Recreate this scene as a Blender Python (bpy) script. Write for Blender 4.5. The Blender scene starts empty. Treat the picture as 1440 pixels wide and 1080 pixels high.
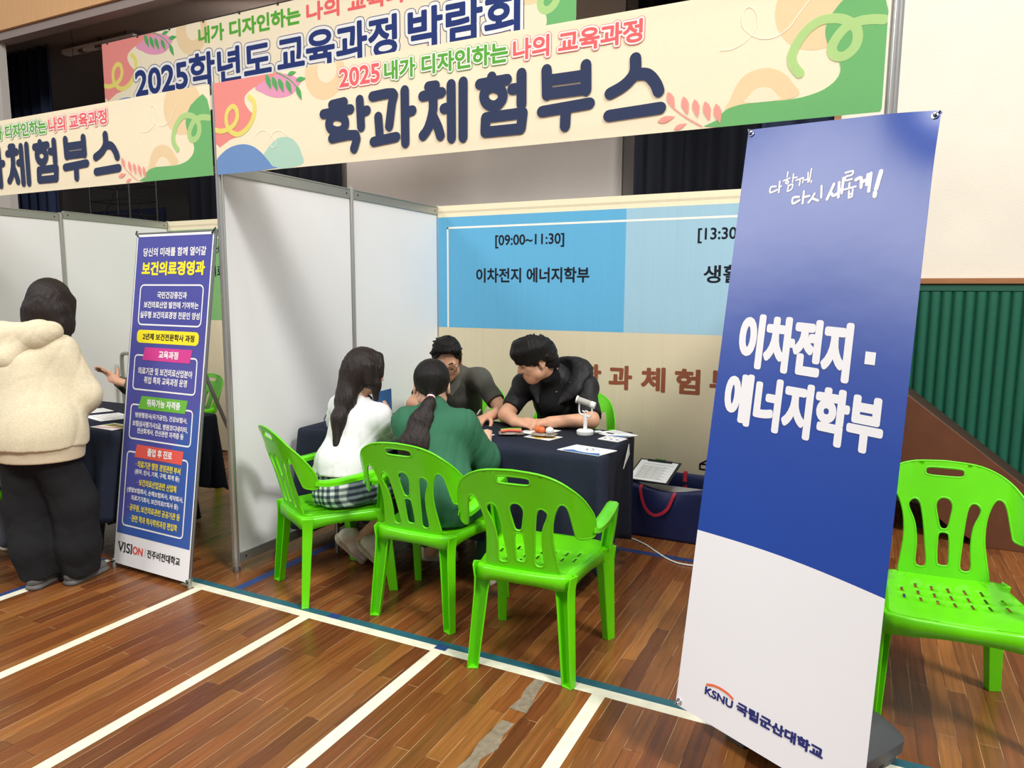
import bpy, bmesh, math, random
import numpy as np
from mathutils import Vector, Matrix
from mathutils.geometry import tessellate_polygon, delaunay_2d_cdt

# ---------------------------------------------------------------- camera, world, lamps, exposure
SC = bpy.context.scene
COL = SC.collection
random.seed(7)

cam_d = bpy.data.cameras.new('camera')
cam_d.sensor_fit = 'HORIZONTAL'
cam_d.sensor_width = 36.0
cam_d.lens = 36.0 * 997.0 / 1440.0
cam_d.clip_start = 0.05
cam_d.clip_end = 200
cam = bpy.data.objects.new('camera', cam_d)
COL.objects.link(cam)
# rows: world axes in camera axes (x right, y down, z forward)
_RX = Vector((-(-1322 - 720), -(401 - 540), -997.0)).normalized()
_RY = Vector((1215 - 720, 416 - 540, 997.0))
_RY = (_RY - _RX * _RX.dot(_RY)).normalized()
_RZ = _RX.cross(_RY)
if _RZ.y > 0:
    _RZ = -_RZ
right = Vector((_RX.x, _RY.x, _RZ.x))
down = Vector((_RX.y, _RY.y, _RZ.y))
fwd = Vector((_RX.z, _RY.z, _RZ.z))
m = Matrix.Identity(4)
for i in range(3):
    m[i][0] = right[i]
    m[i][1] = -down[i]
    m[i][2] = -fwd[i]
m[2][3] = 1.5
cam.matrix_world = m
SC.camera = cam

vs = SC.view_settings
vs.view_transform = 'Standard'
vs.look = 'None'
vs.gamma = 1.0
vs.exposure = 0.20
vs.use_curve_mapping = False
try:
    SC.cycles.max_bounces = 6
    SC.cycles.use_denoising = True
except Exception:
    pass

W = bpy.data.worlds.new('hall_light')
SC.world = W
W.use_nodes = True
W.node_tree.nodes['Background'].inputs[0].default_value = (0.90, 0.94, 1.0, 1)
W.node_tree.nodes['Background'].inputs[1].default_value = 0.30

def lamp(name, loc, target, size, power, col=(1, .98, .945), sy=None):
    d = bpy.data.lights.new(name, 'AREA')
    d.energy = power
    d.color = col
    d.shape = 'RECTANGLE'
    d.size = size
    d.size_y = sy or size
    o = bpy.data.objects.new(name, d)
    COL.objects.link(o)
    o.location = loc
    o.rotation_euler = (Vector(target) - Vector(loc)).to_track_quat('-Z', 'Y').to_euler()
    return o

# lamps of the sports hall ceiling, in front of the booths
lamp('hall_lamp', (5.6, -0.6, 8.2), (-1.2, 3.2, 0.6), 1.6, 700)
lamp('hall_lamp', (-1.5, -3.0, 8.2), (-2.0, 3.4, 0.8), 1.8, 340)
lamp('hall_lamp', (-9.0, -4.8, 8.2), (-1.5, 2.6, 1.2), 2.6, 430)
lamp('hall_lamp', (1.0, 1.6, 8.2), (0.0, 3.0, 0.0), 1.6, 190)
# added fill light, not a fixture of the stage, to lift its darkness
lamp('stage_fill', (-6.0, 7.2, 4.6), (-7.0, 9.4, 3.6), 3.0, 42, (1, .95, .9), .5)

# ---------------------------------------------------------------- materials
def lin(c):
    c = c / 255.0
    return c / 12.92 if c <= 0.04045 else ((c + 0.055) / 1.055) ** 2.4

def rgb(r, g, b):
    return (lin(r), lin(g), lin(b), 1.0)

MC = {}
def mat(name, col, rough=0.6, metal=0.0, spec=0.5, var=0.0, vscale=20.0, bump=0.0, bscale=60.0, stretch=(1, 1, 1), coat=0.0, sss=0.0, trans=0.0):
    if name in MC:
        return MC[name]
    M = bpy.data.materials.new(name)
    M.use_nodes = True
    nt = M.node_tree
    b = nt.nodes['Principled BSDF']
    b.inputs['Base Color'].default_value = col
    b.inputs['Roughness'].default_value = rough
    b.inputs['Metallic'].default_value = metal
    b.inputs['Specular IOR Level'].default_value = spec
    b.inputs['Coat Weight'].default_value = coat
    if sss:
        b.inputs['Subsurface Weight'].default_value = sss
        b.inputs['Subsurface Radius'].default_value = (0.012, 0.005, 0.003)
        b.inputs['Subsurface Scale'].default_value = 1.0
    tc = nt.nodes.new('ShaderNodeTexCoord')
    mp = nt.nodes.new('ShaderNodeMapping')
    mp.inputs['Scale'].default_value = stretch
    nt.links.new(tc.outputs['Object'], mp.inputs['Vector'])
    if var:
        n = nt.nodes.new('ShaderNodeTexNoise')
        n.inputs['Scale'].default_value = vscale
        n.inputs['Detail'].default_value = 5
        nt.links.new(mp.outputs[0], n.inputs['Vector'])
        r = nt.nodes.new('ShaderNodeValToRGB')
        r.color_ramp.elements[0].position = 0.3
        r.color_ramp.elements[1].position = 0.7
        r.color_ramp.elements[0].color = tuple(c * (1 - var) for c in col[:3]) + (1,)
        r.color_ramp.elements[1].color = tuple(min(1, c * (1 + var)) for c in col[:3]) + (1,)
        nt.links.new(n.outputs['Fac'], r.inputs[0])
        nt.links.new(r.outputs[0], b.inputs['Base Color'])
    if bump:
        n2 = nt.nodes.new('ShaderNodeTexNoise')
        n2.inputs['Scale'].default_value = bscale
        n2.inputs['Detail'].default_value = 3
        nt.links.new(mp.outputs[0], n2.inputs['Vector'])
        bp = nt.nodes.new('ShaderNodeBump')
        bp.inputs['Strength'].default_value = bump
        bp.inputs['Distance'].default_value = 0.02
        nt.links.new(n2.outputs['Fac'], bp.inputs['Height'])
        nt.links.new(bp.outputs[0], b.inputs['Normal'])
    if trans:
        tr = nt.nodes.new('ShaderNodeBsdfTranslucent')
        tr.inputs[0].default_value = col
        mx = nt.nodes.new('ShaderNodeMixShader')
        mx.inputs[0].default_value = trans
        out = nt.nodes['Material Output']
        nt.links.new(b.outputs[0], mx.inputs[1])
        nt.links.new(tr.outputs[0], mx.inputs[2])
        nt.links.new(mx.outputs[0], out.inputs[0])
    MC[name] = M
    return M

def wood_floor():
    M = bpy.data.materials.new('varnished_hardwood')
    M.use_nodes = True
    nt = M.node_tree
    N = nt.nodes
    Lk = nt.links.new
    b = N['Principled BSDF']
    tc = N.new('ShaderNodeTexCoord')
    mp = N.new('ShaderNodeMapping')
    mp.inputs['Rotation'].default_value = (0, 0, math.pi / 2)
    Lk(tc.outputs['Object'], mp.inputs[0])
    br = N.new('ShaderNodeTexBrick')
    br.offset = 0.37
    br.inputs['Color1'].default_value = (0, 0, 0, 1)
    br.inputs['Color2'].default_value = (1, 1, 1, 1)
    br.inputs['Mortar'].default_value = (0.5, 0.5, 0.5, 1)
    br.inputs['Scale'].default_value = 1.0
    br.inputs['Mortar Size'].default_value = 0.0009
    br.inputs['Mortar Smooth'].default_value = 0.1
    br.inputs['Bias'].default_value = 0.0
    br.inputs['Brick Width'].default_value = 0.9
    br.inputs['Row Height'].default_value = 0.0628
    Lk(mp.outputs[0], br.inputs['Vector'])
    r = N.new('ShaderNodeValToRGB')
    e = r.color_ramp.elements
    e[0].color = rgb(96, 54, 30)
    e[1].color = rgb(156, 100, 50)
    for p, c in ((0.3, rgb(120, 68, 34)), (0.55, rgb(136, 82, 40)), (0.8, rgb(114, 70, 36))):
        q = e.new(p)
        q.color = c
    Lk(br.outputs['Color'], r.inputs[0])
    g = N.new('ShaderNodeTexNoise')
    mg = N.new('ShaderNodeMapping')
    mg.inputs['Scale'].default_value = (60, 2.5, 1)
    Lk(tc.outputs['Object'], mg.inputs[0])
    Lk(mg.outputs[0], g.inputs['Vector'])
    g.inputs['Scale'].default_value = 1.0
    g.inputs['Detail'].default_value = 6
    gm = N.new('ShaderNodeMix')
    gm.data_type = 'RGBA'
    gm.blend_type = 'MULTIPLY'
    gr = N.new('ShaderNodeMapRange')
    gr.inputs[1].default_value = 0.3
    gr.inputs[2].default_value = 0.7
    gr.inputs[3].default_value = 0.72
    gr.inputs[4].default_value = 1.18
    Lk(g.outputs['Fac'], gr.inputs[0])
    gm.inputs[0].default_value = 1.0
    Lk(r.outputs[0], gm.inputs[6])
    Lk(gr.outputs[0], gm.inputs[7])
    # seams: alternately pale and dark
    s2 = N.new('ShaderNodeTexNoise')
    s2.inputs['Scale'].default_value = 5.0
    ms = N.new('ShaderNodeMapping')
    ms.inputs['Scale'].default_value = (3.2, 0.5, 1)
    Lk(tc.outputs['Object'], ms.inputs[0])
    Lk(ms.outputs[0], s2.inputs['Vector'])
    sr = N.new('ShaderNodeValToRGB')
    sr.color_ramp.elements[0].position = 0.47
    sr.color_ramp.elements[0].color = rgb(60, 34, 22)
    sr.color_ramp.elements[1].position = 0.53
    sr.color_ramp.elements[1].color = rgb(186, 150, 110)
    Lk(s2.outputs['Fac'], sr.inputs[0])
    mm = N.new('ShaderNodeMix')
    mm.data_type = 'RGBA'
    Lk(br.outputs['Fac'], mm.inputs[0])
    Lk(gm.outputs[2], mm.inputs[6])
    Lk(sr.outputs[0], mm.inputs[7])
    # worn scratches
    v = N.new('ShaderNodeTexNoise')
    v.inputs['Scale'].default_value = 1.0
    v.inputs['Detail'].default_value = 8
    mv = N.new('ShaderNodeMapping')
    mv.inputs['Rotation'].default_value = (0, 0, 0.6)
    mv.inputs['Scale'].default_value = (160, 9, 1)
    Lk(tc.outputs['Object'], mv.inputs[0])
    Lk(mv.outputs[0], v.inputs['Vector'])
    vr = N.new('ShaderNodeMapRange')
    vr.inputs[1].default_value = 0.70
    vr.inputs[2].default_value = 0.74
    vr.inputs[4].default_value = 0.35
    Lk(v.outputs['Fac'], vr.inputs[0])
    m3 = N.new('ShaderNodeMix')
    m3.data_type = 'RGBA'
    Lk(vr.outputs[0], m3.inputs[0])
    Lk(mm.outputs[2], m3.inputs[6])
    m3.inputs[7].default_value = rgb(190, 140, 95)
    Lk(m3.outputs[2], b.inputs['Base Color'])
    rr = N.new('ShaderNodeMapRange')
    rr.inputs[3].default_value = 0.2
    rr.inputs[4].default_value = 0.36
    Lk(g.outputs['Fac'], rr.inputs[0])
    Lk(rr.outputs[0], b.inputs['Roughness'])
    b.inputs['Specular IOR Level'].default_value = 0.42
    bp = N.new('ShaderNodeBump')
    bp.inputs['Strength'].default_value = 0.25
    bp.inputs['Distance'].default_value = 0.002
    bp.invert = True
    Lk(br.outputs['Fac'], bp.inputs['Height'])
    Lk(bp.outputs[0], b.inputs['Normal'])
    return M

def plaid():
    M = bpy.data.materials.new('plaid_cotton')
    M.use_nodes = True
    nt = M.node_tree
    N = nt.nodes
    Lk = nt.links.new
    b = N['Principled BSDF']
    b.inputs['Roughness'].default_value = 0.85
    tc = N.new('ShaderNodeTexCoord')
    mp = N.new('ShaderNodeMapping')
    mp.inputs['Rotation'].default_value = (0, 0.12, 0.5)
    Lk(tc.outputs['Object'], mp.inputs[0])
    sx = N.new('ShaderNodeSeparateXYZ')
    Lk(mp.outputs[0], sx.inputs[0])
    def stripe(out, f):
        a = N.new('ShaderNodeMath'); a.operation = 'MULTIPLY'; a.inputs[1].default_value = f
        Lk(out, a.inputs[0])
        s = N.new('ShaderNodeMath'); s.operation = 'SINE'
        Lk(a.outputs[0], s.inputs[0])
        r = N.new('ShaderNodeMapRange')
        r.inputs[1].default_value = -0.35; r.inputs[2].default_value = 0.35
        Lk(s.outputs[0], r.inputs[0])
        return r.outputs[0]
    a = stripe(sx.outputs[0], 2 * math.pi / 0.031)
    c = stripe(sx.outputs[2], 2 * math.pi / 0.031)
    ad = N.new('ShaderNodeMath'); ad.operation = 'ADD'
    Lk(a, ad.inputs[0]); Lk(c, ad.inputs[1])
    hf = N.new('ShaderNodeMath'); hf.operation = 'MULTIPLY'; hf.inputs[1].default_value = 0.5
    Lk(ad.outputs[0], hf.inputs[0])
    r = N.new('ShaderNodeValToRGB')
    r.color_ramp.elements[0].color = rgb(40, 50, 66)
    r.color_ramp.elements[1].color = rgb(224, 228, 226)
    q = r.color_ramp.elements.new(0.5); q.color = rgb(116, 130, 138)
    Lk(hf.outputs[0], r.inputs[0])
    Lk(r.outputs[0], b.inputs['Base Color'])
    return M

# ---------------------------------------------------------------- object helpers
def link(o):
    COL.objects.link(o)
    return o

def tag(o, label, cat, group=None, kind=None):
    if label: o['label'] = label
    if cat: o['category'] = cat
    if group: o['group'] = group
    if kind: o['kind'] = kind
    return o

def thing(name, label, cat, loc=(0, 0, 0), rz=0.0, group=None):
    o = link(bpy.data.objects.new(name, None))
    o.empty_display_size = 0.1
    o.location = loc
    o.rotation_euler = (0, 0, rz)
    return tag(o, label, cat, group)

def base_of(parent):
    v = Vector((0, 0, 0))
    while parent is not None:
        v += parent.location
        parent = parent.parent
    return v

class MB:
    """collects shapes, builds them as ONE mesh object"""
    def __init__(self):
        self.v = []; self.f = []; self.m = []; self.mi = 0
    def add(self, vs, fs):
        n = len(self.v)
        self.v += [tuple(p) for p in vs]
        for f in fs:
            self.f.append(tuple(i + n for i in f)); self.m.append(self.mi)
        return self
    def box(self, c, s, rz=0.0, R=None):
        x, y, z = s[0] / 2, s[1] / 2, s[2] / 2
        R = R or Matrix.Rotation(rz, 3, 'Z')
        c = Vector(c)
        vs = [c + R @ Vector((a * x, b * y, d * z)) for d in (-1, 1) for b in (-1, 1) for a in (-1, 1)]
        self.add(vs, [(0, 2, 3, 1), (4, 5, 7, 6), (0, 1, 5, 4), (2, 6, 7, 3), (0, 4, 6, 2), (1, 3, 7, 5)])
        return self
    def b2(self, lo, hi):
        return self.box([(a + b) / 2 for a, b in zip(lo, hi)], [b - a for a, b in zip(lo, hi)])
    def loft(self, rings, close=True, cap=True):
        n = len(rings[0])
        vs = [p for r in rings for p in r]
        fs = []
        for i in range(len(rings) - 1):
            for j in range(n if close else n - 1):
                k = (j + 1) % n
                fs.append((i * n + j, i * n + k, (i + 1) * n + k, (i + 1) * n + j))
        if cap and close:
            fs.append(tuple(range(n - 1, -1, -1)))
            fs.append(tuple((len(rings) - 1) * n + j for j in range(n)))
        return self.add(vs, fs)
    def tube(self, pts, r, n=8, closed=False, cap=True):
        pts = [Vector(p) for p in pts]
        rs = r if isinstance(r, (list, tuple)) else [r] * len(pts)
        rings = []
        up = None
        L = len(pts)
        for i, p in enumerate(pts):
            if closed:
                t = (pts[(i + 1) % L] - pts[i - 1]).normalized()
            else:
                t = (pts[min(i + 1, L - 1)] - pts[max(i - 1, 0)]).normalized()
            if up is None:
                up = Vector((0, 0, 1)) if abs(t.z) < 0.9 else Vector((1, 0, 0))
            a = t.cross(up)
            if a.length < 1e-6:
                a = t.cross(Vector((0.3, 1, 0.2)))
            a.normalize()
            b = a.cross(t).normalized()
            up = b
            rings.append([p + (a * math.cos(2 * math.pi * k / n) + b * math.sin(2 * math.pi * k / n)) * rs[i] for k in range(n)])
        if closed:
            rings.append(rings[0])
            return self.loft(rings, cap=False)
        return self.loft(rings, cap=cap)
    def lathe(self, prof, c=(0, 0, 0), n=24, R=None):
        c = Vector(c)
        R = R or Matrix.Identity(3)
        rings = [[c + R @ Vector((r * math.cos(2 * math.pi * k / n), r * math.sin(2 * math.pi * k / n), z)) for k in range(n)] for r, z in prof]
        return self.loft(rings)
    def prism(self, poly, fn0, fn1):
        """poly of 2D points extruded between two mappings"""
        n = len(poly)
        a = [fn0(p) for p in poly]
        b = [fn1(p) for p in poly]
        tri = tessellate_polygon([[Vector((p[0], p[1], 0)) for p in poly]])
        fs = [tuple(t) for t in tri] + [tuple(i + n for i in reversed(t)) for t in tri]
        fs += [(i, (i + 1) % n, n + (i + 1) % n, n + i) for i in range(n)]
        return self.add(a + b, fs)
    def build(self, name, mats, parent=None, smooth=None, bevel=0.0, world=True, solid=0.0, fixn=False):
        me = bpy.data.meshes.new(name)
        off = base_of(parent) if (parent is not None and world) else Vector((0, 0, 0))
        me.from_pydata([tuple(Vector(p) - off) for p in self.v], [], self.f)
        if not isinstance(mats, (list, tuple)): mats = [mats]
        for M in mats: me.materials.append(M)
        if len(mats) > 1: me.polygons.foreach_set('material_index', self.m)
        me.validate()
        if fixn:
            bm = bmesh.new(); bm.from_mesh(me)
            bmesh.ops.remove_doubles(bm, verts=bm.verts, dist=1e-5)
            bmesh.ops.recalc_face_normals(bm, faces=bm.faces)
            bm.to_mesh(me); bm.free()
        if smooth:
            me.polygons.foreach_set('use_smooth', [True] * len(me.polygons))
            if smooth < 180: me.set_sharp_from_angle(angle=math.radians(smooth))
        me.update()
        o = link(bpy.data.objects.new(name, me))
        if parent is not None: o.parent = parent
        if solid:
            md = o.modifiers.new('thickness', 'SOLIDIFY'); md.thickness = solid; md.offset = 0
        if bevel:
            md = o.modifiers.new('bevel', 'BEVEL'); md.width = bevel; md.segments = 2; md.limit_method = 'ANGLE'; md.angle_limit = math.radians(40)
            md.harden_normals = False
        return o

def structure(o, label=None):
    o['kind'] = 'structure'
    if label: o['label'] = label
    return o

def catmull(pts, n=8, closed=False):
    pts = [Vector(p) for p in pts]
    L = len(pts)
    out = []
    rng = range(L if closed else L - 1)
    for i in rng:
        p0 = pts[(i - 1) % L] if closed else pts[max(i - 1, 0)]
        p1 = pts[i]
        p2 = pts[(i + 1) % L]
        p3 = pts[(i + 2) % L] if closed else pts[min(i + 2, L - 1)]
        for k in range(n):
            t = k / n
            out.append(0.5 * ((2 * p1) + (p2 - p0) * t + (2 * p0 - 5 * p1 + 4 * p2 - p3) * t * t + (3 * p1 - p0 - 3 * p2 + p3) * t ** 3))
    if not closed: out.append(pts[-1])
    return out

def clip_rect(poly, x0, x1, y0, y1):
    def cl(P, ins, inter):
        o = []
        for i in range(len(P)):
            a, b = P[i - 1], P[i]
            if ins(b):
                if not ins(a): o.append(inter(a, b))
                o.append(b)
            elif ins(a): o.append(inter(a, b))
        return o
    def ix(x): return lambda a, b: (x, a[1] + (b[1] - a[1]) * (x - a[0]) / (b[0] - a[0]))
    def iy(y): return lambda a, b: (a[0] + (b[0] - a[0]) * (y - a[1]) / (b[1] - a[1]), y)
    P = [(p[0], p[1]) for p in poly]
    for ins, f in ((lambda p: p[0] >= x0, ix(x0)), (lambda p: p[0] <= x1, ix(x1)), (lambda p: p[1] >= y0, iy(y0)), (lambda p: p[1] <= y1, iy(y1))):
        if P: P = cl(P, ins, f)
    return P

_fc = bpy.data.curves.new('lettering', 'FONT')
_fo = link(bpy.data.objects.new('lettering', _fc))
_tc = {}
def glyphs(body):
    key = body
    if key in _tc: return _tc[key]
    _fc.body = body
    _fc.resolution_u = 4
    bpy.context.view_layer.update()
    dg = bpy.context.evaluated_depsgraph_get()
    me = bpy.data.meshes.new_from_object(_fo.evaluated_get(dg))
    v = [(p.co.x, p.co.y) for p in me.vertices]
    f = [tuple(p.vertices) for p in me.polygons]
    bpy.data.meshes.remove(me)
    _tc[key] = (v, f)
    return v, f

def union(polys, eps=1e-6):
    """flat union of overlapping polygons: one layer of triangles"""
    vs = []; fs = []
    for P in polys:
        n = len(vs); vs += [Vector((p[0], p[1])) for p in P]
        a = sum(P[i - 1][0] * P[i][1] - P[i][0] * P[i - 1][1] for i in range(len(P)))
        r = list(range(n, n + len(P)))
        fs.append(r if a > 0 else r[::-1])
    v, e, f, *_ = delaunay_2d_cdt(vs, [], fs, 1, eps)
    V = np.array([(p.x, p.y) for p in v])
    T = np.array([tuple(t) for t in f])
    c = V[T].mean(1)
    keep = np.zeros(len(T), bool)
    order = np.argsort(c[:, 0]); cx = c[order, 0]
    for r in fs:
        P = np.array([vs[i] for i in r])
        i0, i1 = np.searchsorted(cx, P[:, 0].min()), np.searchsorted(cx, P[:, 0].max())
        if i1 <= i0: continue
        ids = order[i0:i1]
        q = c[ids]
        ok = np.ones(len(ids), bool)
        for k in range(len(P)):
            a, b = P[k - 1], P[k]
            ok &= (b[0] - a[0]) * (q[:, 1] - a[1]) - (b[1] - a[1]) * (q[:, 0] - a[0]) > -1e-9
        keep[ids[ok]] = True
    return [tuple(p) for p in V], [tuple(int(i) for i in t) for t in T[keep]]

class Sheet(MB):
    """a printed sheet: everything is laid out in its own metres (u, v) and mapped to 3D"""
    def __init__(self, fn, w, h):
        super().__init__()
        self.fn = fn; self.w = w; self.h = h; self.mats = []; self.lv = 0
    def use(self, M):
        if M not in self.mats: self.mats.append(M)
        self.mi = self.mats.index(M)
    def up(self, d=4e-4):
        self.lv += d
    def poly(self, pts, M, smooth=0, clip=True, dh=0.0):
        self.use(M)
        if smooth: pts = [(p.x, p.y) for p in catmull([(p[0], p[1], 0) for p in pts], smooth, True)]
        if clip: pts = clip_rect(pts, 0, self.w, 0, self.h)
        if len(pts) < 3: return
        tri = tessellate_polygon([[Vector((p[0], p[1], 0)) for p in pts]])
        vs = [self.fn(p[0], p[1], self.lv + dh) for p in pts]
        self.add(vs, [self._ccw(pts, t) for t in tri])
    def _ccw(self, pts, t):
        a, b, c = (pts[i] for i in t)
        return tuple(t) if (b[0] - a[0]) * (c[1] - a[1]) - (b[1] - a[1]) * (c[0] - a[0]) > 0 else (t[0], t[2], t[1])
    def rect(self, x0, x1, y0, y1, M, nu=1, nv=1):
        self.use(M)
        vs = [self.fn(x0 + (x1 - x0) * i / nu, y0 + (y1 - y0) * j / nv, self.lv) for j in range(nv + 1) for i in range(nu + 1)]
        self.add(vs, [(j * (nu + 1) + i, j * (nu + 1) + i + 1, (j + 1) * (nu + 1) + i + 1, (j + 1) * (nu + 1) + i) for j in range(nv) for i in range(nu)])
    def disc(self, c, r, M, n=24, clip=True, dh=0.0):
        self.poly([(c[0] + r * math.cos(2 * math.pi * k / n), c[1] + r * math.sin(2 * math.pi * k / n)) for k in range(n)], M, clip=clip, dh=dh)
    def strokes(self, lines, M, smooth=0, caps=True):
        """lines = [(points, width)], drawn as one flat shape"""
        polys = []
        for pts, w in lines:
            if smooth and len(pts) > 2: pts = [(p.x, p.y) for p in catmull([(p[0], p[1], 0) for p in pts], smooth)]
            n = len(pts)
            for i in range(n - 1):
                a, b = pts[i], pts[i + 1]
                dx, dy = b[0] - a[0], b[1] - a[1]
                l = math.hypot(dx, dy)
                if l < 1e-7: continue
                nx, ny = -dy / l * w / 2, dx / l * w / 2
                polys.append([(a[0] + nx, a[1] + ny), (a[0] - nx, a[1] - ny), (b[0] - nx, b[1] - ny), (b[0] + nx, b[1] + ny)])
            for i, p in enumerate(pts):
                if not caps and i in (0, n - 1): continue
                polys.append([(p[0] + w / 2 * math.cos(2 * math.pi * k / 12 + .13 * i), p[1] + w / 2 * math.sin(2 * math.pi * k / 12 + .13 * i)) for k in range(12)])
        polys = [q for q in (clip_rect(P, 0, self.w, 0, self.h) for P in polys) if len(q) > 2]
        v, f = union(polys)
        self.use(M)
        self.add([self.fn(p[0], p[1], self.lv) for p in v], f)
    def stroke(self, pts, w, M, smooth=0, caps=True):
        self.strokes([(pts, w)], M, smooth, caps)
    def rrect(self, x0, x1, y0, y1, r, M):
        pts = []
        for cx, cy, a in ((x1 - r, y1 - r, 0), (x0 + r, y1 - r, 90), (x0 + r, y0 + r, 180), (x1 - r, y0 + r, 270)):
            for k in range(7):
                t = math.radians(a + 15 * k)
                pts.append((cx + r * math.cos(t), cy + r * math.sin(t)))
        self.poly(pts, M)
    def rframe(self, x0, x1, y0, y1, r, w, M):
        ring = []
        for cx, cy, a in ((x1 - r, y1 - r, 0), (x0 + r, y1 - r, 90), (x0 + r, y0 + r, 180), (x1 - r, y0 + r, 270)):
            for k in range(5):
                t = math.radians(a + 22.5 * k)
                ring.append(((cx + r * math.cos(t), cy + r * math.sin(t)), (cx + (r - w) * math.cos(t), cy + (r - w) * math.sin(t))))
        for i in range(len(ring)):
            a, b = ring[i - 1], ring[i]
            self.poly([a[0], b[0], b[1], a[1]], M)
    def text(self, body, x0, x1, y0, y1, M, dil=0.0, n=0):
        v, f = glyphs(body)
        xs = [p[0] for p in v]; ys = [p[1] for p in v]
        ax, bx, ay, by = min(xs), max(xs), min(ys), max(ys)
        sx = (x1 - x0 - 2 * dil) / (bx - ax)
        sy = (y1 - y0 - 2 * dil) / (by - ay)
        self.use(M)
        if not dil:
            self.add([self.fn(x0 + (p[0] - ax) * sx, y0 + (p[1] - ay) * sy, self.lv) for p in v], f)
            return
        P = [(x0 + dil + (p[0] - ax) * sx, y0 + dil + (p[1] - ay) * sy) for p in v]
        # rounded, swollen letters: glyph triangles swept around a circle, merged column by column
        n = n or 10
        offs = [(dil * math.cos(2 * math.pi * k / n), dil * math.sin(2 * math.pi * k / n)) for k in range(n)]
        polys = []
        ec = {}
        for t in f:
            for i in range(len(t)):
                k = tuple(sorted((t[i - 1], t[i]))); ec[k] = ec.get(k, 0) + 1
            polys.append([P[i] for i in t])
        bd = [k for k, c in ec.items() if c == 1]
        vb_ = set()
        for i, j in bd:
            a, b = P[i], P[j]
            dx, dy = b[0] - a[0], b[1] - a[1]; l = math.hypot(dx, dy)
            if l < 1e-7: continue
            nx, ny = -dy / l * dil, dx / l * dil
            polys.append([(a[0] + nx, a[1] + ny), (a[0] - nx, a[1] - ny), (b[0] - nx, b[1] - ny), (b[0] + nx, b[1] + ny)])
            vb_.update((i, j))
        for i in vb_: polys.append([(P[i][0] + o[0], P[i][1] + o[1]) for o in offs])
        v, f = union(polys)
        self.add([self.fn(p[0], p[1], self.lv) for p in v], f)
    def done(self, name, parent=None, smooth=None):
        return self.build(name, self.mats, parent, smooth=smooth)

def plane_fn(o, u, v):
    o, u, v = Vector(o), Vector(u), Vector(v)
    n = u.cross(v).normalized()
    return lambda a, b, h: o + u * a + v * b + n * h

# ---------------------------------------------------------------- the hall
M_cream = mat('cream_wall_paint', rgb(220, 213, 198), 0.85, var=0.03, vscale=3, bump=0.08, bscale=90)
M_gym = mat('cream_line_paint', rgb(226, 222, 200), 0.45, var=0.10, vscale=14)
M_teal = mat('teal_line_paint', rgb(40, 92, 106), 0.4, var=0.06, vscale=10)
M_blue = mat('blue_line_paint', rgb(42, 66, 120), 0.4, var=0.08, vscale=10)
M_tape = mat('worn_tape', rgb(128, 116, 96), 0.8, var=0.25, vscale=40)
M_beam = mat('beech_veneer', rgb(222, 172, 118), 0.5, var=0.07, vscale=6, stretch=(14, 14, 0.6))
M_soffit = mat('grey_soffit', rgb(150, 136, 130), 0.8)
M_brown = mat('brown_stained_wood', rgb(98, 58, 36), 0.45, var=0.12, vscale=5, stretch=(2, 2, 2))
M_brown2 = mat('dark_brown_wood', rgb(60, 34, 24), 0.5, var=0.1, vscale=6)
M_trim = mat('oak_trim', rgb(150, 102, 62), 0.45, var=0.12, vscale=8, stretch=(1, 8, 8))
M_pad = mat('green_vinyl', rgb(22, 92, 70), 0.45, var=0.06, vscale=30)
M_padframe = mat('green_frame', rgb(20, 80, 62), 0.5)
M_stage = mat('stage_grey', rgb(132, 126, 122), 0.9, var=0.04, vscale=2)
M_stageceil = mat('stage_ceiling', rgb(150, 134, 124), 0.9)
M_screen = mat('grey_screen', rgb(214, 206, 198), 0.9, var=0.02, vscale=2)
M_navy_cur = mat('navy_curtain', rgb(50, 60, 90), 0.95)
M_black_cur = mat('black_curtain', rgb(24, 27, 38), 0.95)
M_alu = mat('aluminium', rgb(206, 206, 202), 0.32, metal=0.85)
M_aludark = mat('aluminium_groove', rgb(92, 90, 86), 0.5, metal=0.6)
M_rail = mat('aluminium_rail', rgb(176, 178, 172), 0.42, metal=0.7)
M_steel = mat('steel', rgb(160, 162, 165), 0.3, metal=0.9)
M_chrome = mat('chrome', rgb(210, 210, 212), 0.15, metal=1.0)
M_white = mat('white_print', rgb(240, 240, 238), 0.6)
M_black = mat('black_plastic', rgb(24, 24, 26), 0.5)
M_dgrey = mat('dark_grey_plastic', rgb(74, 76, 78), 0.45, bump=0.15, bscale=220)

fl = Sheet(lambda a, b, h: Vector((a, b, h)), 1e3, 1e3)
M_floor = wood_floor()
fl.use(M_floor)
fl.add([(-14, -9, 0), (9, -9, 0), (9, 6.0, 0), (-14, 6.0, 0)], [(0, 1, 2, 3)])
fl.lv = 0.0006
def line(x0, x1, y0, y1, M):
    fl.use(M)
    z = fl.lv
    fl.add([(x0, y0, z), (x1, y0, z), (x1, y1, z), (x0, y1, z)], [(0, 1, 2, 3)])
for x in (-3.712, -2.952, -2.248, -1.528, -0.806):
    line(x - 0.026, x + 0.026, -2.5, 2.392, M_gym)
line(-3.084, 3.0, 2.392, 2.441, M_gym)
line(-3.738, -3.70, 2.392, 2.44, M_gym)
line(-3.775, -3.738, 0.5, 2.44, M_blue)
line(-3.084, 3.0, 2.441, 2.484, M_teal)
line(-2.80, -2.745, 2.484, 4.6, M_blue)
line(-1.3, 0.3, 3.90, 3.95, M_blue)
line(0.3, 3.2, 5.2, 5.25, M_blue)
fl.lv = 0.0010
line(-1.553, -1.497, 2.415, 2.46, M_blue)
line(-2.16, -2.10, 2.441, 2.484, M_blue)
line(-2.985, -2.80, 0.95, 1.0, M_blue)
tp = []
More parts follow.
